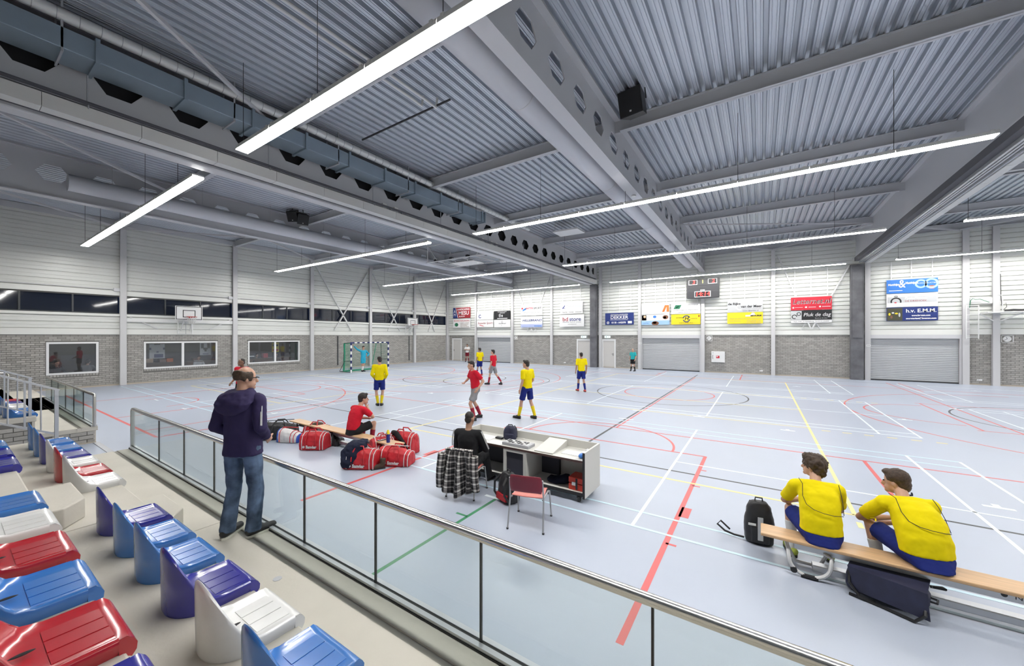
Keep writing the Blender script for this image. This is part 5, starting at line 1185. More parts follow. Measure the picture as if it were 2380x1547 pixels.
x, y, _ = on_level(1086, 840.5); person('man in white and maroon kit with folded arms beside the far left door', (x, y, 0), math.radians(-155), 1.74, dict(elL=(-.26, .1, 1.2), wrL=(.06, .2, 1.24), elR=(.26, .1, 1.2), wrR=(-.06, .22, 1.2), anL=(-.16, 0, .085), anR=(.16, 0, .085)), shirt=C_wht, legs=C_mar, socks=C_mar, skin=SKIN2, vox=.02)
x, y, _ = on_level(1115, 872); person('distant player in yellow shirt before the far left roller shutter', (x, y, 0), math.radians(70), 1.76, dict(knL=(-.12, .06, .5), anL=(-.16, .12, .085), toL=(-.18, .3, .035), anR=(.12, -.08, .085), toR=(.14, .1, .035)), shirt=C_yel, legs=C_navy, socks=C_navy, shoes=SH_red, skin=SKIN2, look=(15, 0), vox=.02)
x, y, _ = on_level(1146, 893); person('distant player in red shirt and grey shorts near the far left roller shutter', (x, y, 0), math.radians(95), 1.80, dict(knL=(-.1, .14, .52), anL=(-.12, .2, .085), toL=(-.14, .38, .035), knR=(.12, -.12, .5), anR=(.14, -.4, .16), toR=(.15, -.3, .04)), shirt=C_red, legs=C_grey, socks=C_rsock, look=(10, 0), vox=.02)
x, y, _ = on_level(1351, 909); person('lone player in pale yellow shirt walking near the black centre circle', (x, y, 0), math.radians(40), 1.77, dict(knL=(-.1, .1, .5), anL=(-.12, .12, .085), toL=(-.14, .3, .035), knR=(.1, -.04, .5), anR=(.12, -.2, .1), toR=(.13, -.04, .035)), shirt=C_yel, legs=C_navy, socks=C_navy, shoes=SH_red, skin=SKIN2, hairstyle='crop', vox=.018)
x, y, _ = on_level(1471, 862); person('referee in teal shirt and black shorts standing by the back wall', (x, y, 0), math.radians(170), 1.62, dict(anL=(-.17, 0, .085), anR=(.17, 0, .085), wrL=(-.22, .1, .92), wrR=(.22, .1, .92)), shirt=C_teal, legs=C_blk, socks=C_blk, hair=H_grey, hairstyle='crop', vox=.018)
person('goalkeeper in light blue kit leaning on the left goal post', (-23.5, 16.62, 0), math.radians(-100), 1.80, dict(elR=(.46, .02, 1.58), wrR=(.72, .06, 1.83), elL=(-.42, -.02, 1.22), wrL=(-.2, .06, 1.04), anL=(.12, .02, .085), toL=(.14, .2, .035), knL=(-.02, .05, .5), anR=(-.02, -.08, .085), toR=(-.06, .1, .035), knR=(.08, -.02, .5)), shirt=C_cyan, sleeve='long', legs=C_cyan, socks=C_wht, hairstyle='short', vox=.018)
# guests in the canteen -----------------------------------------------------------------------------
PS = sit(.45, .1, .15)
for (x, y, rz, l, m) in ((XL - .75, 3.15, -70, 'dark seated guest at the left of the leftmost canteen window', C_blk), (XL - .7, 4.15, 60, 'dark-haired guest in grey at the right of the leftmost canteen window', C_grey), (XL - .7, 8.62, -90, 'seated guest behind the right pane of the double canteen window', C_wht), (XL - .8, 11.75, -80, 'guest in black with raised arm behind the third canteen window', C_blk), (XL - .8, 13.0, -100, 'guest with dark shirt behind the right pane of the third window', C_dnavy)):
    person(l, (x, y, 0), math.radians(rz), 1.72, PS, PS, shirt=m, sleeve='long', legs=C_blk, leglen='long', vox=.022, group='guests in the canteen')
# ================================================================ goal, benches, table, bags
M_gblue = mat('goal_dark_blue', (.015, .02, .12), .4); M_gnet = mat('goal_net_green', (.03, .30, .17), .8)
GX, GA, GB = -23.35, 15.56, 18.64
t = thing('handball_goal', 'handball goal with dark blue and white banded posts and green net', 'goal', (GX, (GA + GB) / 2, 0))
post = {}
def bands(p, q, first):
    p, q = Vector(p), Vector(q); L = (q - p).length; n = max(1, round(L / .2)); d = (q - p) / n
    for k in range(n):
        G().bar(p + d * k, p + d * (k + 1), .08, .08, (1, 0, 0) if abs(d.z) > .05 else (0, 0, 1)).build('post_band' if abs(d.z) > .05 else 'crossbar_band', M_gblue if (k + first) % 2 == 0 else K['white'], t)
bands((GX, GA, 2.08), (GX, GA, 0), 0); bands((GX, GB, 2.08), (GX, GB, 0), 0); bands((GX, GA + .04, 2.04), (GX, GB - .04, 2.04), 0)
g = G()
for y in (GA, GB): g.tube([(GX, y, .03), (GX - 1.15, y - (.1 if y == GA else -.1), .03), (GX - 1.15, y - (.1 if y == GA else -.1), .08), (GX - .75, y, .75), (GX - .05, y, .8)], .02, 6)
g.tube([(GX - 1.15, GA - .1, .03), (GX - 1.15, GB + .1, .03)], .02, 6)
for y in (GA, GB): g.tube([(GX, y, 2.05), (GX - .8, y, 2.0), (GX - .85, y, 1.96), (GX - .8, y, .7)], .018, 6)
g.build('net_frame', M_frame, t)
g = G(); r = .0055
def npt(u, v): return (GX - .82 - .25 * (1 - v) ** 2, GA + u * (GB - GA), .04 + 1.94 * v)
for i in range(32): g.tube([npt(i / 31, v / 6) for v in range(7)], r, 3)
for j in range(20): g.tube([npt(u / 4, j / 19) for u in range(5)], r, 3)
for y in (GA, GB):
    for i in range(9): x = GX - i * .11; g.tube([(x, y, .03), (x, y, 2.02)], r, 3)
    for j in range(20): g.tube([(GX, y, .04 + j * .102), (GX - .85, y, .04 + j * .102)], r, 3)
for i in range(32): yy = GA + (GB - GA) * i / 31; g.tube([(GX, yy, 2.03), (GX - .82, yy, 1.98)], r, 3)
for j in range(8): g.tube([(GX - j * .11, GA, 2.02), (GX - j * .11, GB, 2.02)], r, 3)
tag(g.build('net', M_gnet, t), kind='stuff')
g = G()
for k in range(3): g.tube([(GX - .9, GA + .1 + k * .02, .03 + .03 * k), (GX - .95, 17.1, .05 + .02 * k), (GX - .9, GB - .1, .03 + .03 * k)], .03, 5)
g.tube([(GX - .8, GA + .04, 2.0), (GX - .85, GA + .05, 1.0), (GX - 1.0, GA + .1, .05)], .06, 6); g.tube([(GX - .75, GB - .5, 1.95), (GX - .8, GB - .62, 1.2), (GX - .9, GB - .75, .4)], .025, 6)
g.build('net_gather', M_gnet, t)
# benches -------------------------------------------------------------------------------
M_bwood = mat('bench_wood', (.62, .40, .22), .35, spec=.5, var=.12, vscale=6, stretch=(.4, 6, 6)); M_tube = mat('white_bench_tube', (.72, .72, .72), .35)
def bench(x0, x1, y, z, label, tubes, wr=False):
    t = thing('gym_bench', label, 'bench', ((x0 + x1) / 2, y, 0))
    G().box(x0, x1, y - .135, y + .135, z - .032, z).build('seat_board', M_bwood, t, bevel=.008)
    g = G(); g.box(x0 + .3, x1 - .05, y - .055, y - .03, z - .115, z - .032); g.box(x0 + .3, x1 - .05, y + .03, y + .055, z - .115, z - .032); g.build('seat_beam', M_alu, t)
    g = G(); g.box(x0 + .45, x1 - .3, y - .05, y + .05, .05, .115); g.build('lower_beam', M_alu, t, bevel=.008)
    for x in (x0 + .85, (x0 + x1) / 2 - .1, x1 - .85):
        g = G(); g.prism([(x - .06, z - .115), (x + .06, z - .115), (x + .035, .115), (x - .035, .115)], y - .02, y + .02, 'y'); g.build('web_bracket', M_grey, t)
    for x in tubes:
        g = G(); pts = []
        for k in range(13):
            a = PI * (1.0 + k / 12); pts.append((x + .17 * math.cos(a) * 1.0, y - .13 + .0 * k, .17 + .15 * math.sin(a)))
        g.tube([(x - .19, y - .03, z - .05), (x - .18, y - .10, .25)] + pts + [(x + .18, y - .10, .25), (x + .13, y - .05, .26)], .018, 8); g.build('leg', M_tube, t, smooth=True)
        g = G(); g.tube([(x - .07, y - .13, .022), (x + .07, y - .13, .022)], .022, 8); g.build('rubber_foot', M_dark, t)
        g = G(); g.tube([(x - .19, y + .03, z - .05), (x - .18, y + .12, .2), (x - .1, y + .13, .03), (x + .1, y + .13, .03), (x + .18, y + .12, .2)], .018, 8); g.build('leg', M_tube, t, smooth=True)
        g = G(); g.cyl((x - .13, y - .15, .06), (x - .13, y - .12, .06), .03, n=12); g.build('roller', M_rubber, t)
    if wr: text('Nijha Sports', .05, K['black'], t, (x0 + 1.95, y - .0565, z - .07), 'back', wid=.3); G().cyl((x0 + 1.74, y - .057, z - .068), (x0 + 1.74, y - .055, z - .068), .02, n=14).build('maker_mark', K['black'], t)
    return t
bench(0.0, 4.1, 5.07, .36, 'long wooden gym bench with white tube legs on the right', (.42, 3.6), True)
bench(-10.05, -6.02, 5.08, .35, 'long wooden gym bench among sports bags on the left', (-9.5, -6.7))
# scorer's table ---------------------------------------------------------------------------
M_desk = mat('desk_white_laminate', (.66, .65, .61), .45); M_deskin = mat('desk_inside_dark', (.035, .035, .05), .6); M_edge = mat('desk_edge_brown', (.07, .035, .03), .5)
DX0, DX1, DY0, DY1 = -4.62, -2.17, 5.26, 5.89
t = thing('scorer_table', 'white rolling scorer desk with open compartments on the court', 'table', ((DX0 + DX1) / 2, (DY0 + DY1) / 2, 0))
G().box(DX0, DX1, DY1 - .025, DY1, .09, .77).build('back_panel', M_desk, t); G().box(DX0, DX0 + .03, DY0, DY1 - .025, .09, .77).build('side_panel', M_desk, t); G().box(DX1 - .03, DX1, DY0, DY1 - .025, .09, .77).build('side_panel', M_desk, t)
G().box(DX0 + .03, DX1 - .03, DY0, DY1 - .025, .62, .645).build('worktop', M_desk, t); G().box(DX0 + .03, DX1 - .03, DY0 - .006, DY0, .615, .648).build('worktop_edge', M_edge, t)
G().box(DX0 + .03, DX1 - .03, DY0 + .05, DY1 - .025, .12, .145).build('bottom_shelf', M_desk, t); G().box(DX0 + .03, DX1 - .03, DY0 + .04, DY0 + .05, .10, .15).build('shelf_edge', M_rubber, t)
G().box(DX1 - .032, DX1 + .002, DY0 - .012, DY0, .09, .77).build('edge_strip', M_rubber, t)
for x in (-3.62, -3.20): G().box(x - .015, x + .015, DY0 + .02, DY1 - .03, .145, .62).build('divider', M_desk, t)
G().box(-3.605, -3.215, DY0 + .03, DY0 + .045, .16, .60).build('cabinet_shade_sheet', M_deskin, t)  # near-black sheet put in for the shade of the open cabinet
for a, b in ((-3.63, -3.58), (-3.24, -3.19)): G().box(a, b, DY0 + .0, DY0 + .03, .145, .62).build('door_frame', M_desk, t)
G().box(-3.58, -3.24, DY0 + .0, DY0 + .03, .57, .62).build('door_frame', M_desk, t)
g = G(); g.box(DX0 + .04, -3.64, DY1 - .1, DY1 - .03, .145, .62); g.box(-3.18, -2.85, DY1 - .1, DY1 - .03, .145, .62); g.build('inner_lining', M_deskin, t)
for x in (DX0 + .15, DX1 - .12):
    for y in (DY0 + .08, DY1 - .08): g = G(); g.cyl((x - .015, y, .045), (x + .015, y, .045), .045, n=14); g.box(x - .03, x + .03, y - .03, y + .03, .06, .09); g.build('caster', M_rubber, t)
g = G(); z = .645; g._add([(-3.05, DY0 + .04, z), (-2.72, DY0 + .04, z), (-2.72, DY1 - .06, z), (-3.05, DY1 - .06, z), (-3.05, DY0 + .04, z + .02), (-2.72, DY0 + .04, z + .02), (-2.72, DY1 - .06, z + .11), (-3.05, DY1 - .06, z + .11)], [(3, 2, 1, 0), (4, 5, 6, 7), (0, 1, 5, 4), (1, 2, 6, 5), (2, 3, 7, 6), (3, 0, 4, 7)]); g.build('sloping_lid', M_desk, t)
ZD = .645
t = thing('control_console', 'grey button console on the scorer desk', 'console', (-3.42, 5.42, ZD)); G().box(-3.70, -3.18, 5.32, 5.55, ZD, ZD + .05).build('case', M_grey, t, bevel=.006); G().box(-3.67, -3.21, 5.34, 5.53, ZD + .05, ZD + .053).build('key_panel', K['lgrey'], t)
for i in range(7):
    for j in range(3): G().box(-3.65 + i * .06, -3.615 + i * .06, 5.355 + j * .055, 5.39 + j * .055, ZD + .053, ZD + .06).build('key', M_black if (i + j) % 3 else K['white'], t)
for k, (x, y, w, d, l) in enumerate(((-4.25, 5.55, .42, .28, 'white paper sheets left on the scorer desk'), (-3.85, 5.38, .30, .21, 'white form in front of the console'), (-2.5, 5.55, .3, .21, 'loose white sheet at the right of the desk'))):
    tag(G().box(x - w / 2, x + w / 2, y - d / 2, y + d / 2, ZD, ZD + .006).build('paper', K['white'], origin=(x, y, ZD)), l, 'paper')
tag(G().box(-4.02, -3.88, 5.56, 5.64, ZD, ZD + .035).build('phone_case', M_black, origin=(-3.95, 5.6, ZD), bevel=.01), 'small black pouch on the scorer desk', 'pouch')
t = thing('cash_box', 'bright red plastic first aid box inside the desk', 'box', (-2.33, 5.5, .145)); G().box(-2.48, -2.21, 5.36, 5.62, .145, .245).build('body', mat('red_plastic', (.55, .04, .02), .4), t, bevel=.01); G().box(-2.48, -2.21, 5.36, 5.62, .252, .34).build('lid', MATS['red_plastic'], t, bevel=.01); G().box(-2.42, -2.36, 5.35, 5.36, .22, .27).build('latch', K['white'], t); G().box(-2.36, -2.33, 5.355, 5.36, .16, .33).build('strap', M_black, t)
g = G(); g.ell((-2.75, 5.55, .17), .2, .14, .06); g.ell((-2.62, 5.6, .2), .12, .1, .07); tag(soft(g, 'crumpled_jacket', C_dnavy, None, .02, 2, .05), 'dark crumpled garment inside the desk', 'garment')
t = thing('tissue_pack', 'crumpled blue and white pack at the right end of the desk', 'pack', (-2.28, 5.45, ZD)); g = G(); g.ell((-2.28, 5.40, ZD + .035), .045, .07, .035, 10, 6); g.build('blue_wrapper', K['blue'], t); g = G(); g.ell((-2.27, 5.50, ZD + .04), .06, .07, .04, 7, 4); g.ell((-2.24, 5.56, ZD + .06), .05, .04, .05, 5, 4); g.build('tissue', K['white'], t)
# bags ------------------------------------------------------------------------------------------
B_red = mat('bag_red', (.50, .015, .025), .55, var=.12, vscale=9); B_blk = mat('bag_black', (.014, .014, .016), .5, var=.3, vscale=9); B_navy = mat('bag_navy', (.018, .020, .05), .55, var=.2, vscale=9); B_wht = mat('bag_white', (.72, .72, .72), .5); B_blue = mat('bag_blue', (.03, .09, .45), .5); B_brown = mat('boot_brown', (.055, .032, .02), .7, var=.3, vscale=20)
def duffel(label, loc, rz, L=.58, W=.3, Ht=.34, body=B_red, ends=None, pipe=B_wht, txt=None, open_top=False, slump=0.0, name='sports_bag', straps=True):
    t = thing(name, label, 'bag', loc, rz, 'sports bags by the left bench')
    def half(x): return (W / 2) * (1 - .12 * (2 * x / L) ** 2)
    def hh(x): return Ht * (1 - slump * (x / L + .5)) * (1 - .10 * (2 * x / L) ** 2)
    g = G(); secs = []
    for k in range(9):
        x = L * (k / 8 - .5); w, h = half(x), hh(x); ring = []
        for (u, v) in ((-1, 0), (-1.02, .25), (-1.0, .55), (-.78, .85), (-.3, 1), (.3, 1), (.78, .85), (1.0, .55), (1.02, .25), (1, 0)): ring.append((x, u * w, v * h + .002))
        secs.append(ring)
    g.rings(secs); soft(g, 'body', body, t, .016, 3, .035)
    if ends:
        for sx in (-1, 1):
            x = sx * L / 2; w, h = half(x), hh(x); g = G()
            g.prism([(u * w * 1.02, v * h + .002) for (u, v) in ((-1, 0), (-1.02, .25), (-1.0, .55), (-.78, .85), (-.3, 1), (.3, 1), (.78, .85), (1.0, .55), (1.02, .25), (1, 0))], x - .02, x + .02, 'x'); soft(g, 'end_panel', ends, t, .012, 2)
    for x in (-L * .36, L * .36, L * .47 if not ends else L * .2):
        w, h = half(x) + .012, hh(x) + .012
        G().tube([(x, -w, .02), (x, -w * 1.02, h * .25), (x, -w, h * .55), (x, -w * .78, h * .85), (x, -w * .3, h), (x, w * .3, h), (x, w * .78, h * .85), (x, w, h * .55), (x, w * 1.02, h * .25), (x, w, .02)], .0075, 6).build('piping', pipe, t, world=False)
    if straps:
        for sy in (-1, 1):
            w, h = half(0), hh(0); G().tube([(-L * .2, sy * w * 1.03, h * .3), (-L * .2, sy * w * 1.03, h * .6), (-L * .17, sy * w * .75, h * .95), (-L * .1, sy * w * .45, h + .06), (L * .1, sy * w * .45, h + .06), (L * .17, sy * w * .75, h * .95), (L * .2, sy * w * 1.03, h * .6), (L * .2, sy * w * 1.03, h * .3)], .013, 6).build('handle', body, t, world=False)
    if open_top: g = G(); g.ell((0, 0, Ht * .98), L * .26, W * .3, .04, 14, 6); soft(g, 'contents', B_brown, t, .014, 1, .03)
    else: G().box(-L * .4, L * .4, -.006, .006, Ht - .006, Ht + .008).build('zip', pipe, t, world=False)
    if txt:
        o = text(txt, .085, B_wht, t, (0, 0, 0), Matrix.Identity(4), wid=.24, bold=.004); o.matrix_parent_inverse = Matrix.Identity(4); o.rotation_euler = (PI / 2, 0, 0); o.location = (.02, -W / 2 * 1.06 - .012, Ht * .22)
        G().cyl((-.15, -W / 2 * 1.06 - .015, Ht * .22), (-.15, -W / 2 * 1.06 - .008, Ht * .22), .025, n=14).build('logo_disc', B_wht, t, world=False)
    return t
def flr(x, y): p = on_level(x, y); return (p[0], p[1], 0)
def at(x, y, dy=.16): p = on_level(x, y); v = Vector((p[0], p[1], 0)); v += v.normalized() * dy; return (v.x, v.y, 0)
duffel('large black sports bag with red base beside the spectator', at(652, 1021), math.radians(52), .75, .36, .44, B_blk, None, B_blk, None, False, .25)
duffel('white bag with blue and red end lying by the left bench', at(676, 1029, .14), math.radians(25), .50, .30, .34, B_wht, B_blue, B_red, None, False, .35, straps=False)
duffel('red sports bag with open top showing dark contents', at(738, 1022), math.radians(20), .60, .36, .36, B_red, None, B_wht, None, True)
duffel('red sports bag with white logo lettering in front of the open one', at(733, 1046), math.radians(30), .56, .36, .38, B_red, None, B_wht, 'Sanvier')
duffel('small slumped black bag right of the lettered red bag', at(773, 1036, .12), math.radians(20), .46, .24, .28, B_blk, None, B_blk, None, False, .4)
duffel('red sports bag half hidden under a dark jacket', at(842, 1091), math.radians(28), .62, .36, .36, B_red, None, B_wht, 'Sanvier')
duffel('upright red bag between two others at the bench end', at(888, 1064), math.radians(70), .45, .30, .42, B_red, None, B_wht, None, False, .1)
duffel('red sports bag with zigzag piping at the front right of the pile', at(922, 1084), math.radians(24), .64, .36, .36, B_red, None, B_wht, 'Sanvier', False, .25)
duffel('tall red sports bag at the back of the pile by the bench end', at(938, 1058, .2), math.radians(15), .60, .36, .46, B_red, None, B_wht)
p = at(828, 1088, .12); g = G()
loft(g, [(V(p[0] + .05, p[1] + .12, .50), .10, .06, (1, .4, 0), (-.4, 1, 0)), (V(p[0], p[1] + .04, .45), .19, .14, (1, .4, 0), (-.4, 1, 0)), (V(p[0] - .03, p[1] - .04, .30), .21, .17, (1, .4, 0), (-.4, 1, 0)), (V(p[0] - .03, p[1] - .10, .12), .16, .16, (1, .4, 0), (-.4, 1, 0)), (V(p[0] - .0, p[1] - .16, .03), .11, .10, (1, .4, 0), (-.4, 1, 0))])
tag(soft(g, 'draped_jacket', C_dnavy, None, .016, 3, .07), 'dark navy training jacket draped over a red bag', 'jacket')
p = at(925, 1055, .05); g = G(); g.tube([(p[0] - .2, p[1] + .02, .42), (p[0], p[1] - .05, .44), (p[0] + .2, p[1] - .05, .3), (p[0] + .36, p[1] - .02, .06)], [.05, .06, .05, .03], 8); tag(soft(g, 'black_scarf', C_blk, None, .018, 2, .04), 'black garment hanging over the red bags', 'garment')
for k, (px_, py_) in enumerate(((872, 1083), (886, 1088))):
    p = at(px_, py_, .0); t = thing('leather_boot', ('left' if k == 0 else 'right') + ' one of two brown leather boots in front of the bags', 'boot', p, math.radians(150)); g = G(); limb(g, V(0, .0, .05), V(0, .14, .04), .05, .042); limb(g, V(0, -.02, .05), V(0, -.03, .19), .052, .055, False, True); soft(g, 'upper', B_brown, t, .012, 2, .02)
    G().box(-.05, .05, -.07, .19, 0, .02).build('sole', M_rubber, t, world=False, bevel=.008)
    for j in range(3): G().cyl((-.03, .05 - j * .03, .10 + j * .03), (.03, .05 - j * .03, .10 + j * .03), .005, n=5).build('lace', M_black, t, world=False)
for k, (x, l) in enumerate(((-6.42, 'blue drinking bottle with yellow cap nearer the player on the left bench'), (-6.30, 'blue drinking bottle with yellow cap at the bench end'))):
    y = 5.12 - k * .09; t = thing('drink_bottle', l, 'bottle', (x, y, .35)); G().tube([(x, y, .35), (x, y, .42), (x, y, .44), (x, y, .50), (x, y, .52)], [.036, .037, .03, .036, .03], 14).build('bottle', mat('bottle_blue', (.015, .03, .22), .3), t, smooth=True); G().tube([(x, y, .52), (x, y, .545), (x, y, .57)], [.03, .026, .012], 12).build('cap', K['yellow'], t, smooth=True)
t = thing('clipboard', 'dark folder lying on the left bench', 'folder', (-6.62, 5.06, .35)); G().box(-6.78, -6.5, 4.97, 5.15, .35, .362).build('cover', M_black, t, bevel=.003); G().box(-6.77, -6.51, 4.98, 5.14, .362, .37).build('sheets', K['lgrey'], t)
# backpacks
def backpack(label, loc, rz, W, D, Ht, body, name='backpack', panel=None, lying=False, straps=True):
    t = thing(name, label, 'bag', loc, rz); g = G()
    def R(p): return (p[0], -p[2] + Ht * .5, p[1] + D / 2 + .004) if lying else p
    secs = []
    for k, (z, sw, sd) in enumerate(((0.004, .8, .8), (.03, .98, .98), (.25, 1.05, 1.05), (.6, 1.0, .9), (.85, .85, .7), (.97, .6, .5), (1.0, .4, .3))):
        ring = []
        for i in range(16): a = 2 * PI * i / 16; ca, sa = math.cos(a), math.sin(a); ring.append(R((W / 2 * sw * math.copysign(abs(ca) ** .6, ca), D / 2 * sd * math.copysign(abs(sa) ** .6, sa), z * Ht)))
        secs.append(ring)
    g.rings(secs); soft(g, 'body', body, t, .014, 3, .025)
    g = G(); pr = [R((x, -D / 2 - .02, z)) for x, z in ((-W * .3, .06 * Ht), (W * .3, .06 * Ht), (W * .32, .45 * Ht), (-W * .32, .45 * Ht))] + [R((x, -D / 2 + .05, z)) for x, z in ((-W * .36, .05 * Ht), (W * .36, .05 * Ht), (W * .36, .5 * Ht), (-W * .36, .5 * Ht))]
    g._add(pr, [(0, 1, 2, 3), (7, 6, 5, 4), (0, 4, 5, 1), (1, 5, 6, 2), (2, 6, 7, 3), (3, 7, 4, 0)]); soft(g, 'front_pocket', body, t, .012, 3)
    G().tube([R((-.04, 0, Ht * .98)), R((-.035, 0, Ht * 1.07)), R((.035, 0, Ht * 1.07)), R((.04, 0, Ht * .98))], .009, 6).build('grab_handle', M_black, t, world=False)
    if straps:
        for sx in (-1, 1): G().tube([R((sx * W * .25, D * .42, Ht * .9)), R((sx * W * .33, D * .75, Ht * .7)), R((sx * W * .38, D * .72, Ht * .35)), R((sx * W * .42, D * .4, Ht * .08))], .017, 6).build('shoulder_strap', M_black, t, world=False)
    if panel:
        G().obox(R((0, -D / 2 - .03, Ht * .42)), R((W * .09, 0, 0)) if not lying else (W * .09, 0, 0), (0, .006, 0), (0, 0, Ht * .27)).build('grey_panel', panel, t, world=False)
        for sx in (-1, 1): G().obox((sx * W * .28, -D / 2 - .025, Ht * .5), (W * .13, 0, 0), (0, .005, 0), (0, 0, .012)).build('reflective_strip', K['white'], t, world=False)
    return t
t = backpack('black backpack with grey centre stripe leaning at the end of the right bench', (-.02, 5.5, 0), math.radians(8), .30, .20, .50, B_blk, panel=K['lgrey'])
G().tube([(-.16, -.06, .05), (-.26, -.02, .04), (-.36, .02, .05), (-.44, .06, .1), (-.40, .08, .14), (-.3, .06, .06)], .012, 6).build('hip_strap', M_black, t, world=False)
p = on_level(2062, 1384)
t = backpack('dark navy messenger bag lying on its side in front of the right bench', (p[0], p[1] - .02, 0), math.radians(72), .40, .24, .56, B_navy, 'messenger_bag', None, True, False)
G().tube([(-.18, .25, .2), (-.24, .24, .12), (-.26, .16, .03), (-.22, .06, .012)], .014, 6).build('strap', M_black, t, world=False); G().tube([(-.17, -.26, .16), (-.25, -.26, .08), (-.28, -.2, .014), (-.25, .0, .012), (-.24, .24, .012)], .014, 6).build('strap', M_black, t, world=False); G().tube([(.10, -.28, .2), (.14, -.36, .2), (.2, -.34, .18), (.18, -.26, .16)], .012, 6).build('grab_loop', M_black, t, world=False)
g = G(); g._add([(-.2, -.27, .25), (-.2, .26, .25), (.2, .26, .25), (.2, -.27, .25), (-.225, -.29, .04), (-.225, .2, .06)], [(0, 1, 2, 3), (0, 4, 5, 1)]); o = g.build('flap', B_navy, t, world=False); so = o.modifiers.new('s', 'SOLIDIFY'); so.thickness = .012
p = on_level(1172, 1170); t = backpack('black and red backpack standing on the floor between the chairs', (p[0], p[1] + .12, 0), math.radians(160), .34, .24, .44, B_blk, straps=True)
G().box(-.12, .12, .10, .15, .05, .14).build('red_panel', B_red, t, world=False)
t = backpack('small dark navy backpack standing on the scorer desk', (-3.78, 5.70, ZD), math.radians(20), .24, .16, .24, B_navy)
# chairs --------------------------------------------------------------------------------------------
M_crest = mat('chair_red_back', (.20, .012, .03), .4); M_cseat = mat('chair_seat_salmon', (.62, .20, .17), .4); M_cleg = mat('chair_tube', (.42, .42, .43), .4, .5)
def chair(label, loc, rz, seatm):
    t = thing('stacking_chair', label, 'chair', loc, rz, 'red stacking chairs by the desk'); t.scale = (1.0, 1.0, .89)
    def sheet(fn, nm, m):
        g = G(); rs = []
        for i in range(9):
            rs.append([fn(i / 8, j / 6) for j in range(7)])
        g.rings(rs, cap=False, closed=False); o = g.build(nm, m, t, world=False, smooth=True); s = o.modifiers.new('s', 'SOLIDIFY'); s.thickness = .014; b = o.modifiers.new('b', 'BEVEL'); b.width = .004; return o
    sheet(lambda u, v: ((u - .5) * .42 * (1 - .1 * (abs(u - .5) * 2) ** 4 * v), -.20 + v * .40, .45 - .02 * math.sin(v * PI) + .012 * (2 * u - 1) ** 2 - (.03 if v > .95 else 0)), 'seat', seatm)
    sheet(lambda u, v: ((u - .5) * .43 * (1 - .08 * (abs(v - .5) * 2) ** 3), -.23 - .03 * v - .03 * (1 - (2 * u - 1) ** 2), .54 + v * .25 + .012 * (1 - (2 * u - 1) ** 4)), 'backrest', M_crest)
    for sx in (-1, 1):
        G().tube([(sx * .235, -.29, 0), (sx * .225, -.21, .43), (sx * .222, -.225, .55), (sx * .218, -.25, .74)], .011, 8).build('leg', M_cleg, t, world=False, smooth=True)
        G().tube([(sx * .24, .22, 0), (sx * .225, .16, .42), (sx * .215, .12, .435), (sx * .21, -.2, .435)], .011, 8).build('leg', M_cleg, t, world=False, smooth=True)
        for yy in (-.29, .22): G().cyl((sx * .237, yy, 0), (sx * .237, yy, .02), .015, n=10).build('foot_cap', M_rubber, t, world=False)
    G().cyl((-.21, .1, .43), (.21, .1, .43), .009, n=8).build('cross_tube', M_cleg, t, world=False)
    return t
chair('empty red stacking chair with steel legs facing the desk', (-2.60, 4.42, 0), math.radians(16), M_cseat)
chair('stacking chair under the man at the desk, covered by a checked jacket', (DESKMAN[0], DESKMAN[1], 0), math.radians(14), M_cseat)
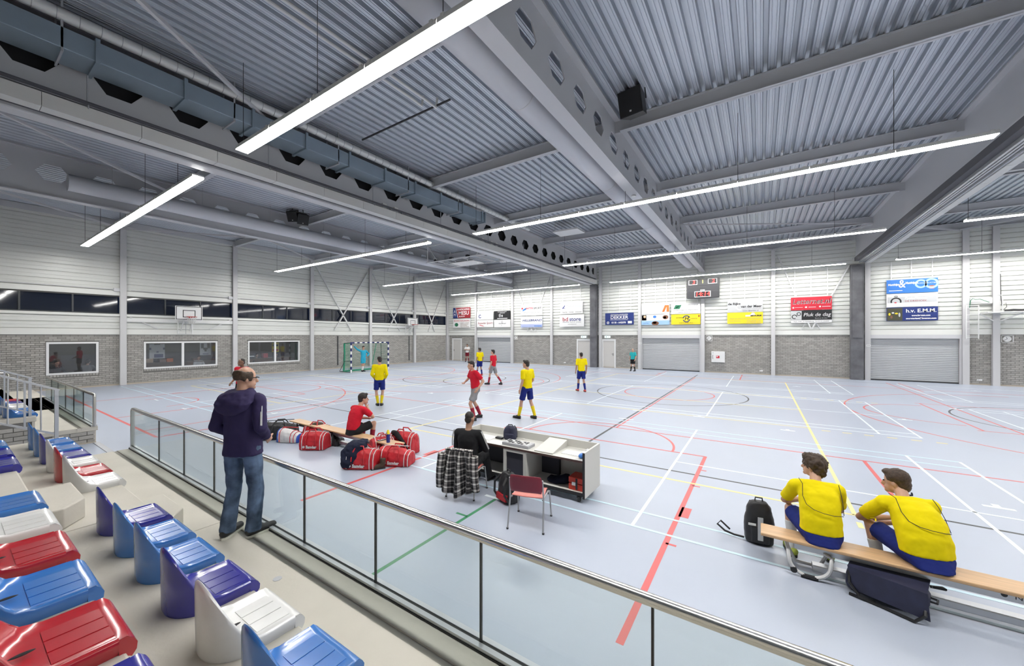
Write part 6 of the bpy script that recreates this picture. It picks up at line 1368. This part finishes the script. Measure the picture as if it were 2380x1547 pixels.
def plaid():
    m = bpy.data.materials.new('plaid_flannel'); m.use_nodes = True; nt = m.node_tree; b = nt.nodes['Principled BSDF']; b.inputs['Roughness'].default_value = .9
    uv = nt.nodes.new('ShaderNodeUVMap'); uv.uv_map = 'UVMap'; sp = nt.nodes.new('ShaderNodeSeparateXYZ'); nt.links.new(uv.outputs[0], sp.inputs[0])
    def stripe(src, scale, off, width):
        a = nt.nodes.new('ShaderNodeMath'); a.operation = 'MULTIPLY_ADD'; a.inputs[1].default_value = scale; a.inputs[2].default_value = off; nt.links.new(src, a.inputs[0])
        f = nt.nodes.new('ShaderNodeMath'); f.operation = 'FRACT'; nt.links.new(a.outputs[0], f.inputs[0]); l = nt.nodes.new('ShaderNodeMath'); l.operation = 'LESS_THAN'; l.inputs[1].default_value = width; nt.links.new(f.outputs[0], l.inputs[0]); return l.outputs[0]
    def add(a, b2, k=.5):
        n = nt.nodes.new('ShaderNodeMath'); n.operation = 'MULTIPLY_ADD'; n.inputs[1].default_value = k; nt.links.new(a, n.inputs[0])
        if b2 is not None: nt.links.new(b2, n.inputs[2])
        else: n.inputs[2].default_value = 0
        return n.outputs[0]
    w = add(stripe(sp.outputs[0], 9, 0, .28), None, .42); w = add(stripe(sp.outputs[1], 9, .1, .28), w, .42); w = add(stripe(sp.outputs[0], 9, .5, .06), w, .3); w = add(stripe(sp.outputs[1], 9, .6, .06), w, .3)
    r = nt.nodes.new('ShaderNodeValToRGB'); r.color_ramp.elements[0].color = (.012, .011, .012, 1); r.color_ramp.elements[1].color = (.72, .70, .66, 1); r.color_ramp.elements[1].position = .85; e = r.color_ramp.elements.new(.35); e.color = (.13, .11, .11, 1)
    nt.links.new(w, r.inputs['Fac']); nt.links.new(r.outputs['Color'], b.inputs['Base Color']); return m
M_plaid = plaid()
t = thing('checked_jacket', 'black and white checked flannel jacket hung over the occupied chair', 'jacket', (DESKMAN[0] + .073, DESKMAN[1] - .29, 0), math.radians(14))
def drape(nm, nu, nv, fn, su=1, sv=1):
    vs, fs, uvs = [], [], []
    for j in range(nv + 1):
        for i in range(nu + 1): vs.append(fn(i / nu, j / nv)); uvs.append((i / nu * su, j / nv * sv))
    for j in range(nv):
        for i in range(nu): a = j * (nu + 1) + i; fs.append((a, a + 1, a + nu + 2, a + nu + 1))
    me = bpy.data.meshes.new(nm); me.from_pydata(vs, [], fs); me.materials.append(M_plaid); ul = me.uv_layers.new(name='UVMap')
    for l in me.loops: ul.data[l.index].uv = uvs[l.vertex_index]
    me.polygons.foreach_set('use_smooth', [True] * len(me.polygons)); o = bpy.data.objects.new(nm, me); COL.objects.link(o); o.parent = t
    s = o.modifiers.new('s', 'SOLIDIFY'); s.thickness = .01; return o
def body_fn(u, v):
    w = .46 + .16 * v; x = (u - .5) * w; z = .77 - v * .66 + .05 * math.cos(u * 7) * v * v
    y = .0 - .03 * v - .05 * math.sin(min(1, v * 8) * PI / 2) + (.035 + .03 * v) * math.sin(u * 19 + 1.5 * v) * min(1, v * 3)
    return (x, y, z)
drape('jacket_back', 44, 34, body_fn, .62, .78)
drape('jacket_inside', 30, 10, lambda u, v: ((u - .5) * .44, -.045 + v * .09 + .01 * math.sin(u * 17), .775 + .012 * math.sin(v * PI) - v * .16), .5, .2)
for sx in (-1, 1): drape('jacket_sleeve', 16, 26, lambda u, v: (sx * (.27 + .03 * v) + .055 * math.cos(u * 2 * PI), -.06 - .03 * math.sin(v * 3) + .045 * math.sin(u * 2 * PI), .70 - v * .52), .3, .6)
